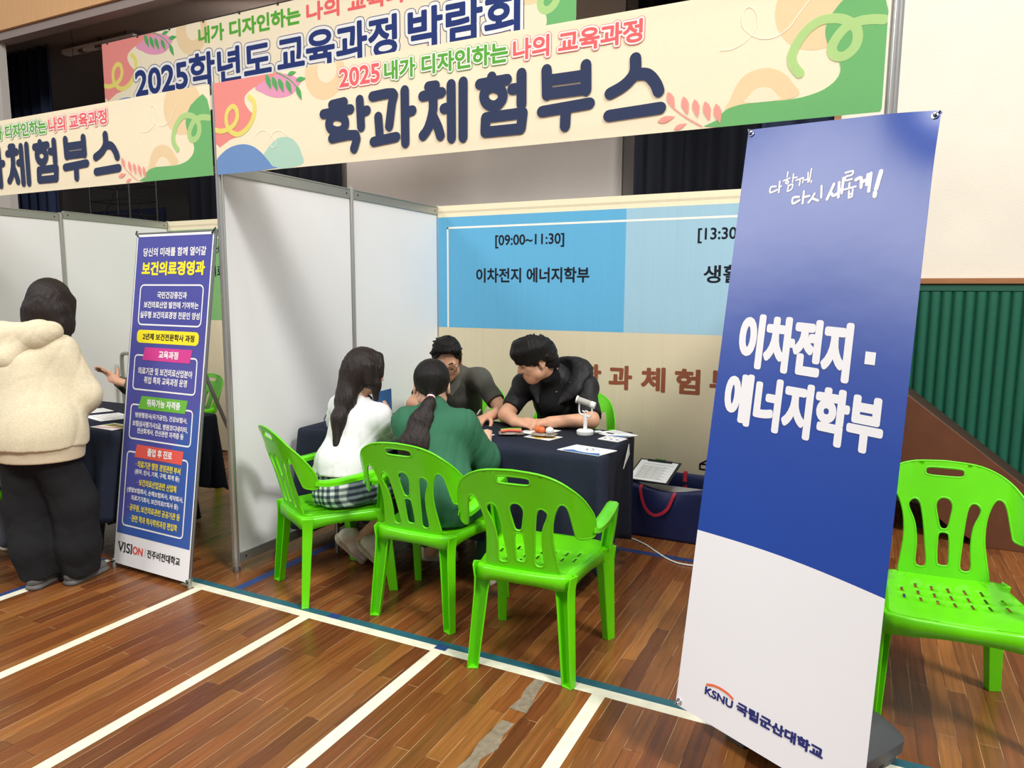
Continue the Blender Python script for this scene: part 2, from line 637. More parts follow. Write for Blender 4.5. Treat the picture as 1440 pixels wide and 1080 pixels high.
for i in range(14):
    tp.append((-1.062 + random.uniform(-.012, .012), 2.39 - i * 0.075))
tr = [( -1.012 + random.uniform(-.014, .014), p[1]) for p in tp]
fl.use(M_tape)
for i in range(13):
    if i in (3, 9): continue
    a, b, c, d = tp[i], tr[i], tr[i + 1], tp[i + 1]
    fl.add([(a[0], a[1], .0012), (d[0], d[1], .0012), (c[0], c[1], .0012), (b[0], b[1], .0012)], [(0, 1, 2, 3)])
structure(fl.build('floor', fl.mats))

YW = 5.8
# stage wall to the right of the opening
w = MB()
w.b2((-0.235, YW, 1.62), (4.0, YW + .25, 6.2))
w.b2((-0.235, YW + .02, 0), (4.0, YW + .25, 1.62))
structure(w.build('wall_right', M_cream))
w = MB(); w.b2((-14, YW, 0), (-10.42, YW + .1, 4.8))
structure(w.build('wall_left', mat('shaded_cream_paint', rgb(196, 190, 182), .85)))  # cream wall greyed: the shade it stands in is put into its colour
w = MB(); w.b2((-14, YW - .06, 4.84), (4.0, YW + .12, 6.4))
structure(w.build('trim_1', M_beam))
w = MB(); w.b2((-14, YW - .02, 4.74), (-.25, YW + .14, 4.835))
structure(w.build('trim_2', M_soffit))
w = MB(); w.b2((-0.27, YW - .02, 0), (-0.225, YW + .25, 4.74))
structure(w.build('trim_3', M_trim))
w = MB(); w.b2((-0.2, YW - .045, 1.585), (4.0, YW, 1.625))
structure(w.build('trim_4', M_trim, bevel=.004))
# stage box
w = MB(); w.b2((-16, 10, 0), (3, 10.2, 6.4))
structure(w.build('wall_stage_back', M_stage))
w = MB(); w.b2((-16, YW + .13, 5.12), (3, 10.2, 5.3))
structure(w.build('ceiling', M_stageceil))
w = MB(); w.b2((-16.2, YW, 0), (-16, 10.2, 5.3))
structure(w.build('wall_stage_left', M_stage))
w = MB(); w.b2((2.8, YW + .25, 0), (3.0, 10.2, 5.3))
structure(w.build('wall_stage_right', M_stage))
w = MB(); w.b2((-16, YW + .32, .95), (2.8, 10, 1.0))
structure(w.build('floor_stage', M_brown2))
w = MB(); w.b2((-10.3, YW + .3, 0), (-.3, YW + .36, .95))
structure(w.build('wall_stage_front', M_brown2))

# padded wall
t = thing('wall_padding', 'dark green ribbed vinyl wall padding below the oak rail', 'wall padding', (0.0, YW, 0))
b = MB(); b.b2((-0.2, YW - .03, 1.535), (4.0, YW + .0, 1.583)); b.b2((-0.2, YW - .015, 0.05), (4.0, YW + .018, 1.535))
b.build('frame', M_padframe, t, bevel=.004)
b = MB()
x = -0.16
while x < 3.9:
    pr = [(x + .0315 * math.cos(a), YW - .014 - .028 * math.sin(a)) for a in [math.pi * k / 8 for k in range(9)]]
    b.loft([[(p[0], p[1], z) for p in pr] for z in (0.06, 1.532)])
    x += .0675
b.build('ribs', M_pad, t, smooth=60)

# stairs beside the stage
t = thing('stage_ramp', 'brown wooden ramp with a sloping side board behind the right chair', 'ramp', (0.6, 5.3, 0))
b = MB()
pr = [(-0.45, 1.473), (0.20, .962), (1.42, 0.0), (0.745, 0.0), (0.55, .10), (-.45, .90)]
b.prism(pr, lambda p: (p[0], 4.95, p[1]), lambda p: (p[0], 4.99, p[1]))
b.build('side_board', M_brown, t, bevel=.004, fixn=True)
b = MB()
pr = [(-0.45, 1.473), (1.42, 0.0), (1.33, 0.0), (-.45, 1.40)]
b.prism(pr, lambda p: (p[0], 4.99, p[1]), lambda p: (p[0], YW - .05, p[1]))
b.build('ramp_board', M_brown2, t, fixn=True)

def curtain(name, label, x0, x1, y, z0, z1, M, amp=.05, wl=.22):
    b = MB()
    n = int((x1 - x0) / wl * 8)
    top = []; bot = []
    for i in range(n + 1):
        x = x0 + (x1 - x0) * i / n
        yy = y + amp * math.sin(2 * math.pi * (x - x0) / wl + .6 * math.sin(x * 3.1))
        top.append((x, yy, z1)); bot.append((x, yy, z0))
    b.loft([bot, top], close=False)
    return tag(b.build(name, M, smooth=180, solid=.006), label, 'curtain')
curtain('stage_curtain', 'dark navy stage curtain at the left edge of the stage opening', -12.5, -11.0, 6.85, 1.0, 5.1, M_navy_cur)
curtain('stage_curtain', 'black stage curtain left of the grey screen, above the white booth panels', -9.6, -6.52, 7.95, 1.0, 5.1, M_black_cur)
curtain('stage_curtain', 'black stage curtain right of the grey screen, behind the blue banner', -2.32, .6, 7.7, 1.0, 5.1, M_black_cur)
curtain('stage_curtain', 'narrow dark blue drape gathered at the right end of the stage opening', -.95, -.3, 7.2, 1.0, 5.1, M_navy_cur, .07, .3)
b = MB(); b.b2((-6.49, 8.0, 1.0), (-2.56, 8.06, 5.0))
t = thing('stage_screen', 'large grey screen panel standing on the stage behind the booths', 'screen', (-4.5, 8.0, 1.0))
b.build('panel', M_screen, t)
b = MB(); b.b2((-2.55, 8.02, 1.0), (-2.36, 8.1, 5.0))
b.build('frame', M_stage, t)
b = MB(); b.b2((-6.58, 8.0, 1), (-6.50, 8.05, 5.0))
b.build('frame', M_stage, t)
b = MB(); b.b2((-14.2, 9.0, 1.0), (-11.5, 9.06, 3.02))
tag(b.build('stage_backdrop', M_navy_cur), 'dark blue low backdrop panel at the left on the stage', 'backdrop')
# scaffold tower
t = thing('scaffold_tower', 'thin dark scaffold tower standing on the stage behind left booth', 'scaffold', (-11.0, 7.9, 1.0))
xs = (-11.75, -10.75); ys = (7.8, 8.3)
for x in xs:
    for y in ys:
        q = MB(); q.tube([(x, y, 1.0), (x, y, 4.0)], .022)
        q.build('upright', M_aludark, t, smooth=60)
for k, z in enumerate((1.5, 2.0, 2.5, 2.75, 3.0, 3.25, 3.6)):
    q = MB()
    for y in ys: q.tube([(xs[0], y, z), (xs[1], y, z)], .014)
    for x in xs: q.tube([(x, ys[0], z), (x, ys[1], z)], .014)
    q.build('rung', M_aludark, t, smooth=60)
q = MB(); q.tube([(xs[0], ys[0], 2.4), (xs[1], ys[0], 3.5)], .014); q.tube([(xs[0], ys[1], 3.5), (xs[1], ys[1], 2.4)], .014)
q.build('brace', M_aludark, t, smooth=60)
# unlit lamp fixture
t = thing('fluorescent_fixture', 'unlit white fluorescent lamp fixture under the stage ceiling at upper left', 'lamp', (-10.4, 7.0, 5.0))
b = MB(); b.b2((-10.9, 6.95, 4.985), (-9.3, 7.07, 5.05)); b.build('housing', M_white, t, bevel=.006)
b = MB(); b.tube([(-10.85, 6.97, 4.975), (-9.35, 6.97, 4.975)], .013); b.build('tube', M_white, t, smooth=60)
b = MB(); b.b2((-10.5, 6.94, 4.96), (-10.4, 7.0, 5.0)); b.build('socket', M_tape, t)
b = MB(); b.b2((-10.12, 6.94, 4.965), (-9.95, 7.0, 5.0)); b.build('socket', M_tape, t)
for x in (-10.7, -10.1, -9.5):
    b = MB(); b.b2((x, 6.98, 5.045), (x + .03, 7.04, 5.125)); b.build('bracket', M_aludark, t)
b = MB(); b.tube([(-10.02, 6.55, 4.60), (-10.02, 6.55, 5.12)], .004, 5)
tag(b.build('banner_cord', M_black), 'thin black cord hanging from stage ceiling above large banner', 'cord')

# ---------------------------------------------------------------- booth system
M_panel = mat('white_panel', rgb(232, 232, 232), 0.55, var=0.015, vscale=1.5, bump=0.12, bscale=2.2)
def post(name, label, x, y, h, r=.019):
    t = thing(name, label, 'post', (x, y, 0), group=None)
    b = MB()
    ring = []
    n = 48
    for k in range(n):
        a = 2 * math.pi * k / n
        g = (k % 6) in (2, 3)
        rr = r * (0.72 if g else 1.0)
        ring.append((x + rr * math.cos(a), y + rr * math.sin(a)))
    b.loft([[(p[0], p[1], z) for p in ring] for z in (0.03, h)])
    b.build('shaft', M_alu, t, smooth=30)
    b = MB(); b.lathe([(0.0, 0), (r * 1.0, 0), (r * 1.05, .01), (r * .8, .03), (0, .03)], (x, y, 0), 20); b.build('foot', M_steel, t, smooth=40)
    return t
def panel(label, p0, p1, h=2.15, group='white partition panels'):
    """one partition panel between two posts"""
    a = Vector((p0[0], p0[1], 0)); c = Vector((p1[0], p1[1], 0))
    d = (c - a); L = d.length; d.normalize(); nrm = Vector((-d.y, d.x, 0))
    t = thing('partition_panel', label, 'partition panel', tuple((a + c) / 2), group=group)
    def slab(z0, z1, th, ins=.02):
        b = MB()
        A, B = a + d * ins, c - d * ins
        vs = []
        for z in (z0, z1):
            for P, s in ((A, -1), (B, -1), (B, 1), (A, 1)):
                q = P + nrm * s * th; vs.append((q.x, q.y, z))
        return b.add(vs, [(3, 2, 1, 0), (4, 5, 6, 7), (0, 1, 5, 4), (1, 2, 6, 5), (2, 3, 7, 6), (3, 0, 4, 7)])
    slab(.095, h - .055, .003).build('board', M_panel, t)
    b = slab(.045, .10, .012); b.build('bottom_rail', M_rail, t, bevel=.002)
    b = slab(h - .06, h - .008, .012)
    b.add(*([list(x) for x in (slab(h - .008, h, .015).v, slab(h - .008, h, .015).f)]))
    b.build('top_rail', M_rail, t, bevel=.002)
    for z in (.072, h - .032):
        for e in (.055, L - .055):
            q = MB(); P = a + d * e
            for s in (-1, 1):
                Q = P + nrm * .0125 * s
                q.box((Q.x, Q.y, z), (.009, .002, .012), R=Matrix((d, nrm, (0, 0, 1))).transposed())
            q.build('rail_lock', M_black, t)
    return t
X0, X1, YF, YB = -2.965, 0.03, 2.646, 4.70
XL = -5.96
post('booth_post', 'tall aluminium post between the two booth fronts', X0 + .012, YF, 2.527)
post('booth_post', 'tall aluminium post at right end of the booth front, above the blue banner', X1 + .01, YF, 2.527)
post('booth_post', 'aluminium post between the two white side panels of the right booth', X0 + .012, 3.675, 2.165, .017)
post('booth_post', 'aluminium corner post at left edge of the blue schedule backdrop', X0 + .012, YB, 2.16, .017)
post('booth_post', 'aluminium post between the two white side panels of the left booth', XL + .03, 3.675, 2.135, .017)
post('booth_post', 'aluminium corner post at left edge of the green schedule backdrop', XL + .012, YB, 2.16, .017)
panel('white side panel of the right booth nearest the front post', (X0 + .012, YF), (X0 + .012, 3.675))
panel('white side panel of the right booth beside the blue schedule backdrop', (X0 + .012, 3.675), (X0 + .012, YB))
panel('white side panel of the left booth behind the woman in the hoodie', (XL + .03, 2.646), (XL + .03, 3.675), 2.13)
panel('white side panel of the left booth next to the green schedule backdrop', (XL + .03, 3.675), (XL + .012, YB), 2.15)
panel('white side panel closing the right booth behind the large blue banner', (X1 + .01, YF), (X1 + .01, YB))

# shapes printed on the booth fascias, in metres from the lower left corner
DEC = {
'red':[(-0.012,0.443),(0.436,0.436),(0.375,0.409),(0.267,0.387),(0.211,0.357),(0.206,0.325),(0.231,0.289),(0.261,0.259),(0.243,0.216),(0.194,0.182),(0.097,0.162),(0.001,0.15)],
'cream_in':[(0.267,0.387),(0.212,0.36),(0.206,0.325),(0.246,0.277),(0.277,0.284),(0.283,0.322),(0.278,0.361)],
'yellow':[(0.002,0.216),(0.042,0.207),(0.092,0.213),(0.133,0.232),(0.155,0.269),(0.145,0.306),(0.118,0.315),(0.088,0.293),(0.078,0.254),(0.092,0.213),(0.13,0.187),(0.17,0.184),(0.219,0.207),(0.256,0.248),(0.27,0.296),(0.261,0.33),(0.238,0.349)],
'pink':[(0.279,0.388),(0.327,0.355),(0.379,0.333),(0.445,0.323),(0.504,0.33),(0.538,0.353),(0.557,0.387),(0.479,0.423),(0.406,0.427)],
'stem':[(0.392,0.45),(0.435,0.429),(0.478,0.407),(0.514,0.382),(0.538,0.355)],
'leaf0':[(0.35,0.439),(0.352,0.401),(0.379,0.366)],
'leaf1':[(0.389,0.424),(0.393,0.386),(0.419,0.353)],
'leaf2':[(0.427,0.411),(0.433,0.376),(0.457,0.343)],
'leaf3':[(0.474,0.397),(0.48,0.362),(0.504,0.333)],
'leaf4':[(0.535,0.364),(0.54,0.331),(0.564,0.297)],
'leaf5':[(0.483,0.42),(0.508,0.427),(0.537,0.426)],
'leaf6':[(0.532,0.39),(0.565,0.397),(0.593,0.391)],
'blue':[(-0.008,0.001),(-0.002,0.067),(0.044,0.104),(0.103,0.127),(0.175,0.134),(0.238,0.122),(0.291,0.093),(0.335,0.053),(0.367,0.018),(0.378,0.005)],
'mint':[(0.312,0.06),(0.333,0.092),(0.369,0.122),(0.407,0.141),(0.452,0.145),(0.496,0.133),(0.531,0.103),(0.551,0.064),(0.552,0.01),(0.378,0.005)],
'wl1':[(0.263,0.159),(0.287,0.179),(0.326,0.186),(0.363,0.167),(0.392,0.131),(0.394,0.109),(0.375,0.102),(0.357,0.123),(0.362,0.15),(0.394,0.175),(0.438,0.173),(0.474,0.146)],
'ring_top':[(0.622,0.426),(0.648,0.356),(0.708,0.302),(0.783,0.289)],
'green':[(2.842,0.365),(2.939,0.371),(2.954,0.002),(2.434,0.002),(2.446,0.025),(2.471,0.054),(2.521,0.068),(2.595,0.069),(2.691,0.068),(2.766,0.081),(2.81,0.105),(2.83,0.135),(2.826,0.168),(2.811,0.196),(2.789,0.228),(2.779,0.265),(2.783,0.294),(2.803,0.331)],
'lgreen':[(2.708,0.147),(2.686,0.177),(2.681,0.208),(2.697,0.247),(2.726,0.284),(2.765,0.305),(2.81,0.304),(2.844,0.29),(2.87,0.263),(2.875,0.228),(2.863,0.201),(2.837,0.184),(2.811,0.19),(2.801,0.215),(2.814,0.245),(2.84,0.273),(2.877,0.285),(2.915,0.285),(2.946,0.279)],
'orange1':[(2.627,0.397),(2.827,0.401),(2.813,0.352),(2.787,0.316),(2.778,0.271),(2.79,0.217),(2.753,0.217),(2.706,0.234),(2.663,0.282),(2.636,0.34)],
'arch_o':[(2.485,0.053),(2.488,0.09),(2.505,0.132),(2.535,0.166),(2.578,0.179),(2.62,0.175),(2.66,0.153),(2.685,0.123),(2.698,0.073)],
'arch_i':[(2.647,0.07),(2.64,0.086),(2.62,0.109),(2.593,0.117),(2.568,0.112),(2.548,0.093),(2.539,0.072)],
'wl2':[(2.446,0.256),(2.487,0.255),(2.53,0.274),(2.559,0.309),(2.567,0.344),(2.553,0.374),(2.531,0.383),(2.517,0.364),(2.518,0.327),(2.548,0.293),(2.585,0.275),(2.627,0.275),(2.668,0.299),(2.695,0.336),(2.716,0.362),(2.73,0.383)],
'rleaf0':[(2.268,0.14),(2.27,0.101),(2.295,0.075)],
'rleaf1':[(2.324,0.118),(2.327,0.082),(2.343,0.051)],
'rleaf2':[(2.364,0.104),(2.366,0.068),(2.379,0.039)],
'rleaf3':[(2.401,0.093),(2.404,0.058),(2.42,0.024)],
'rleaf4':[(2.439,0.081),(2.442,0.044),(2.456,0.011)],
'rleaf5':[(2.234,0.039),(2.265,0.056),(2.298,0.051)],
'rleaf6':[(2.294,0.007),(2.314,0.025),(2.341,0.023)],
'rstem':[(2.292,0.079),(2.34,0.042),(2.395,0.007)],
'glyph':[[(0.741,0.257),(0.81,0.262)],[(0.69,0.222),(0.845,0.228)],[(0.768,0.208),(0.804,0.195),(0.815,0.166),(0.798,0.143),(0.762,0.14),(0.729,0.156),(0.722,0.181),(0.739,0.205),(0.768,0.208)],[(0.897,0.262),(0.902,0.146)],[(0.9,0.21),(0.935,0.213)],[(0.736,0.111),(0.87,0.115),(0.86,0.057)],[(0.966,0.268),(1.074,0.269),(1.069,0.227),(1.053,0.135)],[(0.996,0.18),(1.003,0.084)],[(0.968,0.077),(1.089,0.087)],[(1.136,0.274),(1.136,0.058)],[(1.146,0.185),(1.174,0.188)],[(1.256,0.275),(1.291,0.275)],[(1.226,0.24),(1.32,0.245)],[(1.275,0.244),(1.278,0.181),(1.254,0.111),(1.226,0.08)],[(1.278,0.152),(1.301,0.107),(1.313,0.072)],[(1.366,0.271),(1.367,0.058)],[(1.331,0.179),(1.366,0.182)],[(1.423,0.274),(1.422,0.056)],[(1.555,0.277),(1.557,0.263)],[(1.5,0.256),(1.624,0.259)],[(1.564,0.239),(1.598,0.221),(1.604,0.189),(1.582,0.168),(1.555,0.166),(1.528,0.183),(1.52,0.212),(1.533,0.233),(1.564,0.239)],[(1.687,0.274),(1.688,0.157)],[(1.646,0.22),(1.688,0.22)],[(1.528,0.123),(1.694,0.125),(1.686,0.066),(1.525,0.067),(1.528,0.123)],[(1.794,0.274),(1.797,0.181)],[(1.955,0.271),(1.957,0.18)],[(1.797,0.234),(1.956,0.234)],[(1.797,0.185),(1.957,0.185)],[(1.776,0.121),(1.972,0.131)],[(1.876,0.12),(1.874,0.058)],[(2.146,0.269),(2.144,0.218),(2.106,0.18),(2.052,0.157)],[(2.146,0.213),(2.191,0.208),(2.222,0.175),(2.235,0.145)],[(2.049,0.078),(2.243,0.086)]],
}
HAND = [
(0.006,[[(0.128,1.61),(0.11,1.608),(0.11,1.591),(0.133,1.599)]]),
(0.006,[[(0.139,1.625),(0.14,1.591)],[(0.139,1.607),(0.146,1.61)]]),
(0.005,[[(0.164,1.653),(0.163,1.638)],[(0.152,1.626),(0.173,1.634)],[(0.164,1.627),(0.16,1.62),(0.167,1.617),(0.17,1.622),(0.164,1.627)],[(0.184,1.646),(0.184,1.62)],[(0.183,1.634),(0.197,1.635)],[(0.171,1.612),(0.17,1.595)],[(0.17,1.61),(0.185,1.614),(0.183,1.599),(0.169,1.593)]]),
(0.005,[[(0.195,1.626),(0.208,1.628),(0.208,1.61)],[(0.209,1.63),(0.219,1.632),(0.218,1.618)],[(0.225,1.625),(0.234,1.628)],[(0.233,1.648),(0.236,1.619)],[(0.243,1.658),(0.24,1.621)],[(0.248,1.622),(0.246,1.617)]]),
(0.007,[[(0.212,1.575),(0.192,1.573),(0.193,1.555),(0.215,1.565)],[(0.226,1.591),(0.226,1.555)],[(0.225,1.573),(0.246,1.577)]]),
(0.007,[[(0.262,1.583),(0.254,1.568),(0.245,1.557)],[(0.257,1.569),(0.276,1.562)],[(0.282,1.605),(0.285,1.571)]]),
(0.009,[[(0.321,1.609),(0.313,1.588),(0.304,1.565)],[(0.316,1.582),(0.323,1.575),(0.334,1.58)],[(0.337,1.613),(0.339,1.57)],[(0.338,1.59),(0.346,1.592)],[(0.349,1.625),(0.348,1.582)]]),
(0.006,[[(0.353,1.64),(0.375,1.644),(0.373,1.633),(0.356,1.629),(0.355,1.618),(0.375,1.621)],[(0.369,1.61),(0.369,1.594)],[(0.353,1.591),(0.389,1.599)],[(0.37,1.587),(0.371,1.569)],[(0.381,1.591),(0.381,1.573)],[(0.37,1.577),(0.38,1.579)],[(0.371,1.567),(0.381,1.571)]]),
(0.01,[[(0.387,1.618),(0.402,1.623),(0.405,1.596)],[(0.408,1.612),(0.418,1.616)],[(0.422,1.631),(0.421,1.603)],[(0.43,1.634),(0.429,1.584)]]),
(0.013,[[(0.459,1.638),(0.45,1.59)],[(0.448,1.579),(0.448,1.57)]])]

# ---------------------------------------------------------------- printed cloths
def cloth_mat(name, col, tr=0.18):
    if tr == .05: return mat(name, col, 0.8, spec=0.2, bump=0.35, bscale=3.2, stretch=(3.5, 1, .22), trans=tr)
    return mat(name, col, 0.8, spec=0.2, var=0.015, vscale=60, bump=0.05, bscale=4, stretch=(2.2, 1, 1), trans=tr)
F_cream = cloth_mat('cloth_cream', rgb(252, 239, 208))
F_cream2 = cloth_mat('cloth_pale_cream', rgb(250, 238, 208))
F_red = cloth_mat('cloth_salmon', rgb(243, 152, 144))
F_yel = cloth_mat('cloth_yellow', rgb(240, 230, 124))
F_pink = cloth_mat('cloth_pink', rgb(236, 164, 196))
F_green = cloth_mat('cloth_green', rgb(120, 190, 120))
F_leaf = cloth_mat('cloth_leaf_green', rgb(94, 180, 104))
F_lgreen = cloth_mat('cloth_light_green', rgb(186, 222, 146))
F_blue = cloth_mat('cloth_soft_blue', rgb(120, 156, 208))
F_mint = cloth_mat('cloth_mint', rgb(186, 222, 204))
F_or = cloth_mat('cloth_pale_orange', rgb(244, 218, 174))
F_wl = cloth_mat('cloth_thin_white', rgb(253, 247, 228))
F_rleaf = cloth_mat('cloth_pale_red_leaf', rgb(243, 166, 154))
F_navy = cloth_mat('cloth_navy_print', rgb(52, 62, 92), 0.08)
F_navy2 = cloth_mat('cloth_royal_navy_print', rgb(42, 58, 116), 0.05)
F_tg = cloth_mat('cloth_text_green', rgb(92, 174, 62), 0.1)
F_tr = cloth_mat('cloth_text_coral', rgb(238, 108, 108), 0.1)
F_white = cloth_mat('cloth_white_print', rgb(252, 250, 244))

def leaf(S, p, M, w=.016, T=lambda q: q):
    a, c, b = [T(q) for q in p]
    dx, dy = b[0] - a[0], b[1] - a[1]
    l = math.hypot(dx, dy); nx, ny = -dy / l, dx / l
    w = w * l / .085
    pts = [a]
    for t, k in ((.2, .75), (.45, 1), (.75, .55)): pts.append((a[0] + dx * t + nx * w * k, a[1] + dy * t + ny * w * k))
    pts.append(b)
    for t, k in ((.75, .55), (.45, 1), (.2, .75)): pts.append((a[0] + dx * t - nx * w * k, a[1] + dy * t - ny * w * k))
    S.poly(pts, M)

def pattern(S, TL, TR, s=1.0):
    """the blobs, leaves and curls at both ends of the cloth"""
    L = lambda k: [TL(p) for p in DEC[k]]
    R = lambda k: [TR(p) for p in DEC[k]]
    S.up()
    S.poly(L('red'), F_red, 3); S.poly(L('mint'), F_mint, 4)
    S.disc(TR((2.757, .352)), .137 * s, F_or, 32)
    S.disc(TL((.70, .40)), .115 * s, F_or, 28)
    S.up()
    S.disc(TL((.715, .41)), .055 * s, F_cream, 24)
    S.poly(L('pink'), F_pink, 4); S.poly(L('blue'), F_blue, 4); S.poly(R('arch_o'), F_or, 4)
    S.up()
    S.poly(R('arch_i'), F_cream, 4); S.poly(R('green'), F_green, 3)
    S.up()
    S.stroke(L('yellow'), .024 * s, F_yel, 5); S.stroke(R('lgreen'), .03 * s, F_lgreen, 5)
    S.stroke(L('wl1'), .0035 * s, F_wl, 5, False); S.stroke(R('wl2'), .0035 * s, F_wl, 5, False)
    S.stroke(L('stem'), .005 * s, F_leaf, 3, False); S.stroke(R('rstem'), .005 * s, F_rleaf, 3, False)
    S.up()
    for i in range(7):
        leaf(S, DEC['leaf%d' % i], F_leaf, T=TL); leaf(S, DEC['rleaf%d' % i], F_rleaf, T=TR)

def outlined(S, body, x0, x1, y0, y1, M, d, o1, Mo, o2=0, Mo2=None, n=10):
    if o2:
        S.text(body, x0 - o2, x1 + o2, y0 - o2, y1 + o2, Mo2, d + o2, n); S.up()
    S.text(body, x0 - o1, x1 + o1, y0 - o1, y1 + o1, Mo, d + o1, n); S.up()
    S.text(body, x0, x1, y0, y1, M, d, n)

def fascia(name, label, x0, cap):
    S = Sheet(plane_fn((x0, YF - .02, 2.082), (1, 0, 0), (0, 0, 1)), 2.958, .438)
    S.rect(0, 2.958, 0, .438, F_cream)
    pattern(S, lambda p: p, lambda p: p)
    S.up()
    lv = S.lv
    g = .006
    for body, a, b, M in (('2025', .785, 1.008, F_tr), ('내가 디자인하는', 1.031, 1.627, F_tg), ('나의 교육과정', 1.649, 2.17, F_tr)):
        S.lv = lv
        outlined(S, body, a, b, .325, .405, M, .0028, .0065, F_white, .0085, M)
    S.up()
    S.strokes([(st if len(st) != 5 else st, .0435) for st in DEC['glyph'] if len(st) in (2, 5)], F_navy); S.up(2e-4)
    S.strokes([(st, .0435) for st in DEC['glyph'] if len(st) not in (2, 5)], F_navy, 3)
    # hem of the cloth and the rail it hangs on
    t = thing(name, label, 'banner', (x0 + 1.48, YF, 2.08), group='booth fascia banners')
    S.done('printed_cloth', t)
    b = MB(); b.b2((x0 + .01, YF - .012, 2.478), (x0 + 2.95, YF + .012, 2.515)); b.build('top_rail', M_rail, t)
    b = MB(); b.b2((x0 + .01, YF - .010, 2.10), (x0 + 2.95, YF + .010, 2.13)); b.build('bottom_rail', M_rail, t)
fascia('fascia_banner', 'cream fascia banner with navy lettering across the right booth', -2.944, 0)
fascia('fascia_banner', 'cream fascia banner across the left booth, cut by the left frame edge', -5.93, 1)

# big banner hung over the stage
S = Sheet(plane_fn((-8.6, 6.25, 3.56), (1, 0, 0), (0, 0, 1)), 6.27, .965)
sc = 6.25 / 6.0
S = Sheet(plane_fn((-8.61, 6.0, 3.555), (1, 0, 0), (0, 0, 1)), 6.25, .965)
S.rect(0, 6.25, 0, .965, F_cream)
pattern(S, lambda p: (p[0] * 2.25, .965 - (.44 - p[1]) * 2.2), lambda p: (6.25 - (2.955 - p[0]) * 2.2, .965 - (.44 - p[1]) * 2.2), 2.2)
S.up()
S.text('내가 디자인하는', 1.683, 3.19, .715, .90, F_tg, .008, 8)
S.text('나의 교육과정', 3.267, 4.72, .715, .90, F_tr, .008, 8)
S.up()
lv = S.lv
for body, a, b in (('2025학년도', .575, 2.77), ('교육과정', 2.85, 4.398), ('박람회', 4.52, 5.72)):
    S.lv = lv
    outlined(S, body, a, b, .245, .63, F_navy2, .013, .030, F_white, .037, F_navy2, 10)
t = thing('stage_banner', 'large cream banner hung across the stage opening above the booths', 'banner', (-5.5, 6.0, 3.55))
S.done('printed_cloth', t)
q = MB(); q.tube([(-8.61, 6.01, 4.52), (-2.36, 6.01, 4.52)], .012); q.build('top_rope', M_black, t)
for i in range(12):
    q = MB(); q.tube([(-8.5 + i * .555, 5.995, 4.50), (-8.5 + i * .555, 6.0, 4.53)], .012, 6)
    q.build('eyelet', M_black, t)

# schedule backdrops at the back of each booth
B_blue = cloth_mat('cloth_sky_blue', rgb(98, 172, 212), .05)
B_lblue = cloth_mat('cloth_pale_blue', rgb(158, 194, 212), .05)
B_beige = cloth_mat('cloth_beige', rgb(214, 202, 172), .05)
B_cream = cloth_mat('cloth_backdrop_cream', rgb(238, 226, 194), .05)
B_green = cloth_mat('cloth_backdrop_green', rgb(126, 176, 112), .05)
B_lgreen = cloth_mat('cloth_backdrop_pale_green', rgb(170, 204, 156), .05)
B_line = cloth_mat('cloth_pale_line', rgb(236, 236, 226), .05)
B_brown = cloth_mat('cloth_brown_print', rgb(140, 80, 56), .03)
B_black = cloth_mat('cloth_black_print', rgb(26, 30, 40), .03)
def backdrop(label, x0, c1, c2, rows):
    S = Sheet(plane_fn((x0, YB - .012, 0.02), (1, 0, 0), (0, 0, 1)), 2.95, 2.135)
    S.rect(0, 2.95, 0, 2.135, B_beige)
    S.up()
    S.rect(0, 2.95, 2.05, 2.135, B_cream)
    S.rect(0, 1.49, 1.222, 2.05, c1)
    S.rect(1.49, 2.95, 1.222, 2.05, c2)
    S.up()
    S.poly([(0, 2.096), (2.95, 2.096), (2.95, 2.080), (0, 2.080)], B_beige)
    S.rect(.087, .101, 1.222, 1.975, B_line); S.rect(.087, 2.86, 1.963, 1.977, B_line); S.rect(2.85, 2.864, 1.222, 1.975, B_line)
    S.up()
    for body, a, b, y0, y1, M, d in rows: S.text(body, a, b, y0, y1, M, d)
    for ch, a in (('학', 1.170), ('과', 1.392), ('체', 1.622), ('험', 1.852), ('부', 2.08), ('스', 2.31)):
        S.text(ch, a, a + .168, .825, .995, B_brown, .007)
    # little line drawing of a roofed hut, near the lower right
    for st in ([(2.04, .365), (2.16, .44), (2.60, .44), (2.72, .365), (2.04, .365)], [(2.04, .365), (2.04, .33), (2.72, .33), (2.72, .365)], [(2.09, .33), (2.09, .10)], [(2.67, .33), (2.67, .10)], [(2.05, .10), (2.71, .10)]):
        S.stroke(st, .012, B_black)
    o = S.done('schedule_backdrop')
    return tag(o, label, 'banner')
backdrop('blue and beige schedule backdrop at the back of the right booth', -2.95, B_blue, B_lblue, [
    ('[09:00~11:30]', .500, 1.045, 1.808, 1.905, B_black, .002), ('이차전지 에너지학부', .34, 1.236, 1.560, 1.668, B_black, .003),
    ('[13:30~16:00]', 1.968, 2.51, 1.808, 1.905, B_black, .002), ('생활체육', 2.014, 2.50, 1.555, 1.670, B_black, .003)])
backdrop('green and beige schedule backdrop at the back of the left booth', -5.94, B_green, B_lgreen, [
    ('[09:00~11:30]', .500, 1.045, 1.808, 1.905, B_black, .002), ('보건의료경영과', .34, 1.0, 1.62, 1.72, B_black, .003)])

